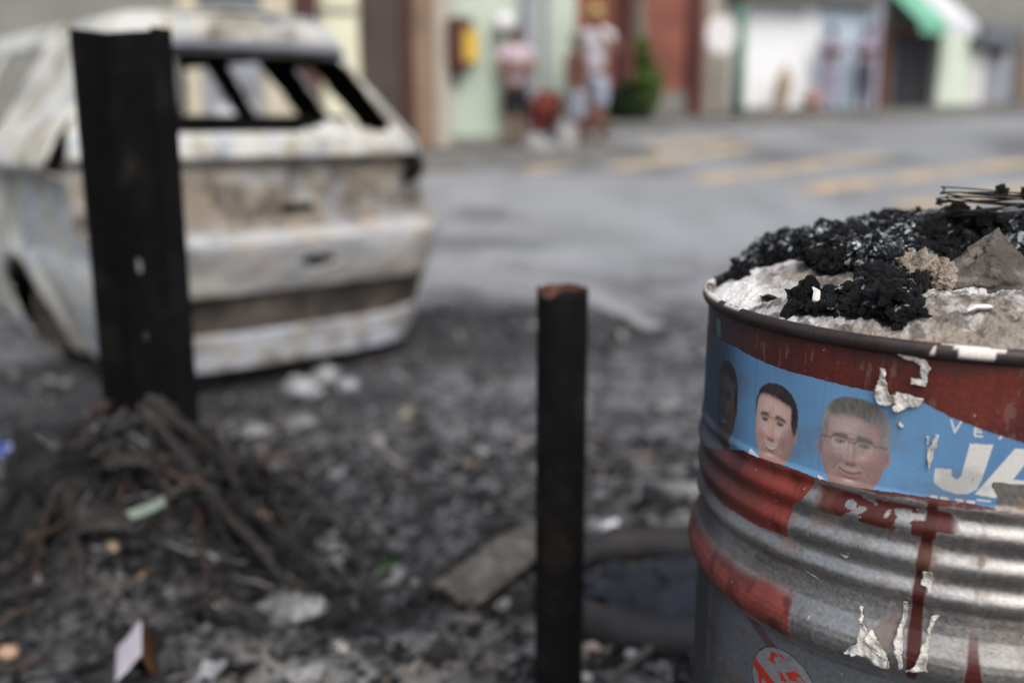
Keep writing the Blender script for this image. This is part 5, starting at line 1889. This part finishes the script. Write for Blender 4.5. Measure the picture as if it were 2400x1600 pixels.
CP = chipprotos()
pal = [((0.008, 0.008, 0.0095), 0.46), ((0.028, 0.0285, 0.031), 0.27), ((0.068, 0.069, 0.074), 0.14), ((0.165, 0.17, 0.18), 0.07), ((0.42, 0.44, 0.48), 0.030), ((0.09, 0.058, 0.042), 0.022), ((0.22, 0.16, 0.11), 0.006)]
pp = np.array([p[1] for p in pal])
pp /= pp.sum()
PC = np.array([p[0] for p in pal])


def chips(n, xr, yr, smin, smax, power, dens=None, seed=0):
    x = RNG.uniform(*xr, n)
    y = yr[0] + (yr[1] - yr[0]) * RNG.random(n) ** power
    if dens is not None:
        k = RNG.random(n) < dens(x, y)
        x, y = x[k], y[k]
    k = np.hypot(x - DX, y - DY) > 0.33
    x, y = x[k], y[k]
    s = smin + (smax - smin) * RNG.random(len(x)) ** 3
    z = terrain(x, y) + s * 0.12
    c = PC[RNG.choice(len(PC), len(x), p=pp)] * (0.7 + 0.6 * RNG.random((len(x), 1)))
    return np.stack([x, y, z], -1), s, c


def flatprotos():
    out = []
    for sd in range(6):
        n = 6
        u = np.linspace(-0.5, 0.5, n)
        U, Vq = np.meshgrid(u, u, indexing='ij')
        ed = 0.7 + 0.6 * fbm(np.arctan2(Vq, U) * 1.3 + sd * 7, U * 0 + sd, 500 + sd, 3)
        Zq = 0.5 * (fbm(U * 2.5 + sd * 3, Vq * 2.5, 510 + sd, 2) - 0.5) + 0.5 * U * U
        v = np.stack([U * ed, Vq * ed * 0.7, Zq], -1).reshape(-1, 3)
        q = gridfaces(n, n)
        out.append((v, np.concatenate([q[:, [0, 1, 2]], q[:, [0, 2, 3]]])))
    return out


def twigprotos():
    out = []
    for sd in range(8):
        bm = bmesh.new()
        a = [(-0.5 + k / 5, 0.10 * mnoise.noise(Vector((k * 0.7, sd * 3.1, 0))), 0.07 * mnoise.noise(Vector((k * 0.8, sd * 2.3, 5)))) for k in range(6)]
        tube(bm, a, [0.012 + 0.012 * random.random() for _ in a], 4)
        bmesh.ops.triangulate(bm, faces=bm.faces)
        bm.verts.index_update()
        out.append((np.array([v.co[:] for v in bm.verts]), np.array([[w.index for w in f.verts] for f in bm.faces])))
        bm.free()
    return out


P1, S1, C1 = chips(12000, (-1.7, 1.3), (1.0, 3.2), 0.005, 0.040, 1.2)
P2, S2, C2 = chips(5000, (-2.6, 1.9), (2.6, 5.2), 0.010, 0.06, 1.4, lambda x, y: 0.75 - 0.6 * sstep(3.4, 5.2, y + 0.3 * x))
P3, S3, C3 = chips(3600, (-1.45, -0.35), (1.85, 2.75), 0.012, 0.06, 1.0, lambda x, y: np.exp(-((x + 0.88) / 0.33) ** 2 - ((y - 2.2) / 0.32) ** 2))
C3 *= 0.6
Pv, Sv, Cv = np.concatenate([P1, P2, P3]), np.concatenate([S1, S2, S3]), np.concatenate([C1, C2, C3])
Cv = np.minimum(Cv * (1 + 0.8 * sstep(1.9, 3.2, Pv[:, 1]))[:, None], 0.26)
V_, F_, K_ = scatter(Pv, Sv, Cv, CP)
def addto(n, xr, yr, a, b, pw, protos, dark, flat):
    global V_, F_, K_
    P_, S__, C_ = chips(n, xr, yr, a, b, pw)
    C_ = np.minimum(C_ * dark * (1 + 1.2 * sstep(1.9, 3.2, P_[:, 1]))[:, None], 0.24)
    vv, ff, cc = [], [], []
    k0 = len(V_)
    for i in range(len(P_)):
        v, f = protos[i % len(protos)]
        an, tl = RNG.random() * 6.283, RNG.normal() * flat
        ca, sa, ct, st = math.cos(an), math.sin(an), math.cos(tl), math.sin(tl)
        w = np.stack([v[:, 0] * ct - v[:, 2] * st, v[:, 1], v[:, 0] * st + v[:, 2] * ct], -1)
        w = np.stack([w[:, 0] * ca - w[:, 1] * sa, w[:, 0] * sa + w[:, 1] * ca, w[:, 2]], -1) * S__[i] + P_[i] + np.array([0, 0, S__[i] * 0.08])
        vv.append(w)
        ff.append(f + k0)
        cc.append(np.repeat(C_[i][None], len(v), 0))
        k0 += len(v)
    V_ = np.concatenate([V_] + vv)
    F_ = np.concatenate([F_] + ff)
    K_ = np.concatenate([K_] + cc)


addto(3600, (-1.7, 1.3), (1.0, 3.6), 0.012, 0.075, 1.2, flatprotos(), 0.62, 0.25)
addto(2500, (-2.0, 1.9), (3.0, 5.6), 0.012, 0.06, 1.4, flatprotos(), 0.9, 0.2)
addto(2600, (-1.7, 1.3), (1.0, 3.4), 0.05, 0.22, 1.2, twigprotos(), 0.75, 0.12)
addto(700, (-1.35, -0.40), (1.95, 2.55), 0.08, 0.30, 1.0, twigprotos(), 0.6, 0.35)
M_chip = vmat("ash_chips", rough=0.8, vary=0.35, scale=60, spec=0.3)
o = fromnp("ash_chips", V_, F_, M_chip, None, False, {"Col": np.concatenate([K_, np.ones((len(K_), 1))], 1)})
setp(o, "scattered chips of ash, char and rubble over the ground", "ash", None, "stuff")

# roots and burnt branches tangled at the foot of the beam
M_root = mottled("burnt_root", [(0.3, (0.010, 0.009, 0.009)), (0.54, (0.024, 0.022, 0.021)), (0.72, (0.075, 0.070, 0.067))], 14, 0.9, bump=0.6, bscale=90)
M_rootr = mottled("red_brown_root", [(0.3, (0.012, 0.009, 0.008)), (0.6, (0.045, 0.026, 0.021))], 14, 0.9, bump=0.6, bscale=90)
M_ashg = mottled("pale_ash", [(0.3, (0.06, 0.062, 0.065)), (0.55, (0.20, 0.207, 0.215)), (0.72, (0.42, 0.43, 0.44))], 28, 0.95, bump=0.8, bscale=120)
M_wood = mottled("scorched_wood", [(0.3, (0.03, 0.028, 0.026)), (0.5, (0.085, 0.078, 0.070)), (0.7, (0.19, 0.175, 0.155))], 9, 0.9, bump=0.6, bscale=50, distort=1.5)


def stick(pts, r0, r1, mat, label, name="burnt_branch", cat="branch", group=None, n=14, wig=0.012, lift=True, sq=0.8):
    P = [Vector(p) for p in pts]
    out, rr = [], []
    for k in range(n + 1):
        t = k / n * (len(P) - 1)
        i = min(int(t), len(P) - 2)
        p = P[i].lerp(P[i + 1], t - i)
        q = mnoise.noise_vector(p * 9) * wig
        out.append(p + q)
        rr.append((r0 + (r1 - r0) * k / n) * (0.85 + 0.35 * mnoise.noise(p * 22)))
    o0 = out[0].copy()
    bm = bmesh.new()
    tube(bm, [p - o0 for p in out], rr, 8, True, sq)
    o = frombm(name, bm, mat, None, True)
    o.location = o0
    return setp(o, label, cat, group)


def gp(px, py, up=0.0):
    return onground(px, py, up)


bf = Vector((-0.86, 2.24, 0.27))
GR = "burnt branches tangled round the steel beam"
LB = "thin charred branch tangled in the heap at the foot of the black steel beam"
for i in range(34):
    a = random.uniform(math.pi * 0.9, math.pi * 2.12)
    ln = random.uniform(0.16, 0.48)
    s0 = bf + Vector((random.uniform(-0.16, 0.2), random.uniform(-0.16, 0.02), 0))
    s0.z = tz(s0.x, s0.y) + random.uniform(0.0, 0.09)
    e1 = s0 + Vector((math.cos(a), math.sin(a) * 0.6, 0)) * ln
    e1.z = tz(e1.x, e1.y) + random.uniform(-0.01, 0.05)
    m1 = s0.lerp(e1, 0.5)
    m1.z = max(m1.z, tz(m1.x, m1.y)) + random.uniform(0.0, 0.07)
    stick((s0, m1, e1), random.uniform(0.008, 0.019), random.uniform(0.004, 0.009), M_root if i % 4 else M_rootr, LB, group=GR)
# the ones that can be told apart
stick((at(520, 1000, 2.08), at(545, 1120, 2.02), gp(575, 1290, 0.02)), 0.016, 0.012, M_root, "dark upright branch running down from the right side of the beam foot")
stick((at(440, 1130, 1.98), at(330, 1230, 1.93), gp(255, 1330, 0.01)), 0.014, 0.007, M_root, "grey branch slanting down left across the heap below the beam")
stick((gp(90, 1150, 0.02), at(180, 1070, 2.15), at(300, 990, 2.2)), 0.020, 0.014, M_root, "thick grey scorched branch leaning against the left of the heap")
stick((gp(612, 1150, 0.0), at(615, 1090, 2.2), at(640, 1040, 2.22)), 0.014, 0.010, M_rootr, "short brown stump of root standing right of the heap", "root", "root")
stick((gp(600, 1225, 0.02), gp(680, 1230, 0.01)), 0.014, 0.010, plain("orange_splinter", (0.26, 0.17, 0.11), 0.9, 0.3, 20), "orange tinged wood splinter right of the heap", "splinter", "splinter")
stick((gp(872, 1038, 0.012), gp(985, 1142, 0.012)), 0.013, 0.015, plain("pinkish_stick", (0.20, 0.165, 0.17), 0.9, 0.25, 20), "straight pinkish grey stick lying alone on the ash", "stick", "stick", wig=0.003)
stick((gp(1000, 1388, 0.02), gp(1120, 1290, 0.03), gp(1260, 1215, 0.02)), 0.012, 0.010, M_root, "long dark branch lying along the edge of the scorched plank behind the pole")
stick((gp(1110, 1440, 0.01), gp(1150, 1380, 0.03)), 0.010, 0.008, M_ashg, "short pale stick against the scorched plank")
stick((gp(1390, 1560, 0.01), gp(1480, 1500, 0.03), gp(1530, 1545, 0.03), gp(1420, 1610, 0.01)), 0.012, 0.010, M_wood, "bent brown stick beside the foot of the round pole", wig=0.006)
stick((gp(1560, 1520, 0.0), gp(1610, 1530, 0.03), gp(1640, 1570, 0.02), gp(1630, 1640, 0.0)), 0.011, 0.013, M_ashg, "pale curled strip of burnt hose beside the oil drum", "hose", "hose", wig=0.004)

# curled sheet of bark-like ash on the heap
def sheet(loc, w, d, mat, label, name, cat, rz=0, curl=0.3, seed=0, tilt=(0, 0), thick=0.004, ruf=0.02, nx=22, ny=16, jag=0.25):
    u = np.linspace(-0.5, 0.5, nx)
    v = np.linspace(-0.5, 0.5, ny)
    U, Vq = np.meshgrid(u, v, indexing='ij')
    ed = 1 + jag * (fbm(np.arctan2(Vq, U) * 1.5 + seed, U * 0 + seed, 400 + seed, 3) - 0.5) * 2
    X, Y = U * w * ed, Vq * d * ed
    Z = curl * (U ** 2) * w + ruf * (fbm(U * 4 + seed, Vq * 4, 410 + seed, 3) - 0.3)
    o = fromnp(name, np.stack([X, Y, Z], -1).reshape(-1, 3), gridfaces(nx, ny), mat, None, True)
    md = o.modifiers.new("thickness", 'SOLIDIFY')
    md.thickness = thick
    o.location = loc
    o.rotation_euler = (tilt[0], tilt[1], rz)
    return setp(o, label, cat)


sheet(at(300, 1075, 2.06), 0.11, 0.05, M_root, "curled grey sheet of ash lying on the heap in front of the beam", "ash_sheet", "ash sheet", 0.1, -0.5, 1, (0.3, 0), ruf=0.03)
sheet(at(250, 1215, 1.98), 0.11, 0.06, M_root, "dark curled sheet low on the heap in front of the beam", "charred_sheet", "sheet", 0.3, -0.4, 2, (0.5, 0.1), ruf=0.03)
sheet(gp(120, 1230, 0.10), 0.16, 0.20, M_char, "jagged black flap at the left end of the heap", "charred_flap", "sheet", 0.2, 0.3, 3, (1.1, 0.2), ruf=0.05, jag=0.5)
sheet(at(345, 1195, 1.93), 0.075, 0.022, plain("pale_green_plastic", (0.17, 0.22, 0.185), 0.6, 0.2, 10), "pale green plastic strip on the heap below the beam", "plastic_strip", "plastic", 0.6, 0.1, 4, (0.5, -0.2))
for (px, py, w, d, rz, lab) in ((770, 1300, 0.085, 0.20, 0.35, "long crumbly pale ash clump right of the heap"), (690, 1440, 0.12, 0.12, 0.2, "round whitish ash clump on the ground below the long pale one"), (590, 1020, 0.16, 0.10, 0, "pale ash clump right of the beam foot"), (700, 1000, 0.15, 0.09, 0.3, "pale ash clump between the beam and the car's loose white rubble"), (1585, 1160, 0.16, 0.12, 0, "beige ash clump close to the oil drum"), (1560, 960, 0.15, 0.10, 0, "small pale stone like clump left of the drum label")):
    g = gp(px, py)
    lump("ash_clump", (g.x, g.y, g.z + 0.012), (w, d, 0.055), M_ashg, lab, "ash clump", px, 3, 0.6, 2.2, rz=rz)
# scorched plank with split grain
a, b = gp(1060, 1430, 0.03), gp(1300, 1275, 0.05)
pl = empty("scorched_plank", (a + b) / 2, "scorched grey brown plank with split grain behind the round pole", "plank", math.atan2(b.y - a.y, b.x - a.x))
for k in range(6):
    bm = bmesh.new()
    ln = (b - a).length * (1.0 + 0.12 * random.random())
    y0 = (k - 2.5) * 0.021
    tube(bm, [(-ln / 2 + 0.05 * random.random(), y0 + 0.006 * math.sin(k), 0.004 * k % 0.011), (-ln / 6, y0, 0.006), (ln / 6, y0 + 0.004, 0.008), (ln / 2 + 0.05 * random.random(), y0 - 0.006, 0.0)], [0.014, 0.0165, 0.0165, 0.015], 7, True, 0.5)
    frombm("splintered_strand", bm, M_wood, pl, True)
pl.rotation_euler[1] = -math.asin((b.z - a.z) / (b - a).length)
# burnt tyre behind the pole and the drum
g = gp(1540, 1420)
bm = bmesh.new()
n, RT = 60, 0.235
rings = []
for k in range(n):
    A_ = 2 * math.pi * k / n
    th = 0.042 * (1 + 0.22 * mnoise.noise(Vector((math.cos(A_) * 2, math.sin(A_) * 2, 3))))
    ring = []
    for q in range(10):
        B_ = 2 * math.pi * q / 10
        rr = RT + th * math.cos(B_)
        ring.append(bm.verts.new((rr * math.cos(A_), rr * math.sin(A_), 0.05 + 1.1 * th * math.sin(B_) + 0.02 * mnoise.noise(Vector((A_ * 2, q, 1))))))
    rings.append(ring)
for k in range(n):
    for q in range(10): bm.faces.new((rings[k][q], rings[(k + 1) % n][q], rings[(k + 1) % n][(q + 1) % 10], rings[k][(q + 1) % 10]))
o = frombm("burnt_tyre", bm, mottled("burnt_rubber", [(0.3, (0.010, 0.010, 0.012)), (0.6, (0.022, 0.020, 0.023)), (0.8, (0.07, 0.05, 0.05))], 10, 0.7, bump=0.5), None, True)
o.location = (g.x, g.y, g.z - 0.005)
setp(o, "burnt black tyre lying flat between the round pole and the drum", "tyre")
sheet((g.x - 0.02, g.y - 0.01, g.z + 0.035), 0.28, 0.24, plain("dark_blue_grey_sheet", (0.022, 0.026, 0.034), 0.85, 0.35, 9, bump=0.6, bscale=40, spec=0.1), "dark blue grey sheet lying inside the burnt tyre", "metal_sheet", "sheet", 0.1, 0.1, 8, (0.12, -0.08), ruf=0.09, jag=0.6)
# crumpled white paper
g = gp(1430, 1275)
bm = bmesh.new()
bmesh.ops.create_icosphere(bm, subdivisions=4, radius=0.5)
for v in bm.verts:
    d = 1 + 0.9 * abs(mnoise.noise(v.co * 3.5 + Vector((3, 1, 8)))) - 0.3
    v.co = Vector((v.co.x * 0.058, v.co.y * 0.045, v.co.z * 0.068)) * d
o = frombm("crumpled_paper", bm, plain("white_paper", (0.74, 0.75, 0.80), 0.7, 0.05, 20))
o.location = (g.x, g.y, g.z + 0.035)
o.rotation_euler = (0, 0.5, 0)
setp(o, "crumpled white paper beside the round black pole", "paper")
# folded cardboard: white outside, brown inside
g = gp(340, 1580, 0.02)
ce = empty("cardboard_scrap", g, "folded scrap of white and orange brown cardboard in the near left debris", "cardboard", 0.35)
for nm, dx, ty, mt in (("white_flap", -0.035, 0.55, plain("white_card", (0.46, 0.44, 0.50), 0.8, 0.1, 12)), ("brown_flap", 0.035, -0.95, plain("brown_card", (0.085, 0.034, 0.010), 0.6, 0.3, 12))):
    u = np.linspace(-0.5, 0.5, 14)
    U, Vq = np.meshgrid(u, u, indexing='ij')
    s_ = -1 if dx < 0 else 1
    X = s_ * (U + 0.5) * (0.055 if s_ < 0 else 0.034) * math.cos(ty)
    Z = 0.055 - (U + 0.5) * 0.05 + 0.006 * fbm(U * 5, Vq * 5 + dx, 77, 3)
    Yq = Vq * 0.13 * (1 + 0.2 * (fbm(U * 3 + 9, Vq * 3, 78, 2) - 0.5))
    o = fromnp(nm, np.stack([X, Yq, Z], -1).reshape(-1, 3), gridfaces(14, 14), mt, ce, True)
    md = o.modifiers.new("thickness", 'SOLIDIFY')
    md.thickness = 0.003
# blue and white plastic bag at the left edge
g = gp(45, 1075)
be_ = empty("plastic_bag", g, "crumpled blue and white plastic bag at the left edge", "bag")
for nm, dx, mt, s in (("blue_part", -0.06, plain("blue_plastic", (0.05, 0.09, 0.36), 0.4, 0.15, 8), 0.10), ("white_part", 0.03, plain("clear_white_plastic", (0.52, 0.56, 0.62), 0.4, 0.1, 8), 0.13)):
    bm = bmesh.new()
    bmesh.ops.create_icosphere(bm, subdivisions=4, radius=0.5)
    for v in bm.verts:
        d = 1 + 0.9 * abs(mnoise.noise(v.co * 4 + Vector((dx * 90, 1, 2)))) - 0.3
        v.co = Vector((v.co.x * s * d + dx, v.co.y * s * d, max(v.co.z * d + 0.3, 0) * s * 0.7))
    frombm(nm, bm, mt, be_)
# loose white rubble under the rear of the car
M_wr = mottled("white_rubble", [(0.3, (0.10, 0.10, 0.105)), (0.52, (0.26, 0.265, 0.285)), (0.7, (0.48, 0.49, 0.52))], 14, 0.9, bump=0.5)
for px, py, s, lab in ((705, 930, 0.13, "largest lump of white rubble below the car's rear beam"), (765, 895, 0.11, "lump of white rubble against the car's rear beam, upper of the group"), (815, 915, 0.08, "smallest greyish lump of rubble right of the white ones below the car")):
    g = gp(px, py)
    lump("rubble", (g.x, g.y, g.z + s * 0.25), (s * 1.2, s, s * 0.8), M_wr, lab, "rubble", px, 3, 0.5, 2.0)
for px, py, s, c, lab in ((270, 1290, 0.032, (0.33, 0.26, 0.18), "yellowish pebble low on the heap below the beam"), (22, 1540, 0.035, (0.40, 0.27, 0.19), "orange tinged pebble at the lower left corner"), (795, 1530, 0.032, (0.40, 0.40, 0.40), "round pale pebble in the near debris, left of the pole"), (1385, 1530, 0.03, (0.30, 0.24, 0.22), "pinkish pebble at the right of the pole foot"), (1480, 1545, 0.026, (0.32, 0.33, 0.34), "grey pebble between the pole foot and the curled hose"), (1372, 1595, 0.022, (0.42, 0.42, 0.43), "small pale pebble at the right of the pole foot")):
    g = gp(px, py)
    lump("pebble", (g.x, g.y, g.z + s * 0.3), (s * 1.2, s, s), plain("pebble_stone", c, 0.85, 0.2, 40), lab, "pebble", px, 3, 0.3, 2.0)
# small green sprig
g = gp(905, 1345)
sp = empty("plant", g, "small dark green sprig growing out of the ash", "plant")
leafcloud("leaves", 0, 0, 0.02, 0.035, 0.03, 0.02, 60, plain("sprig_leaf", (0.02, 0.06, 0.015), 0.6, 0.3, 20), sp, 0.014)
bm = bmesh.new()
tube(bm, [(0, 0, -0.01), (0.004, 0, 0.02), (0.0, 0.004, 0.04)], 0.002, 6)
frombm("stem", bm, M_root, sp)
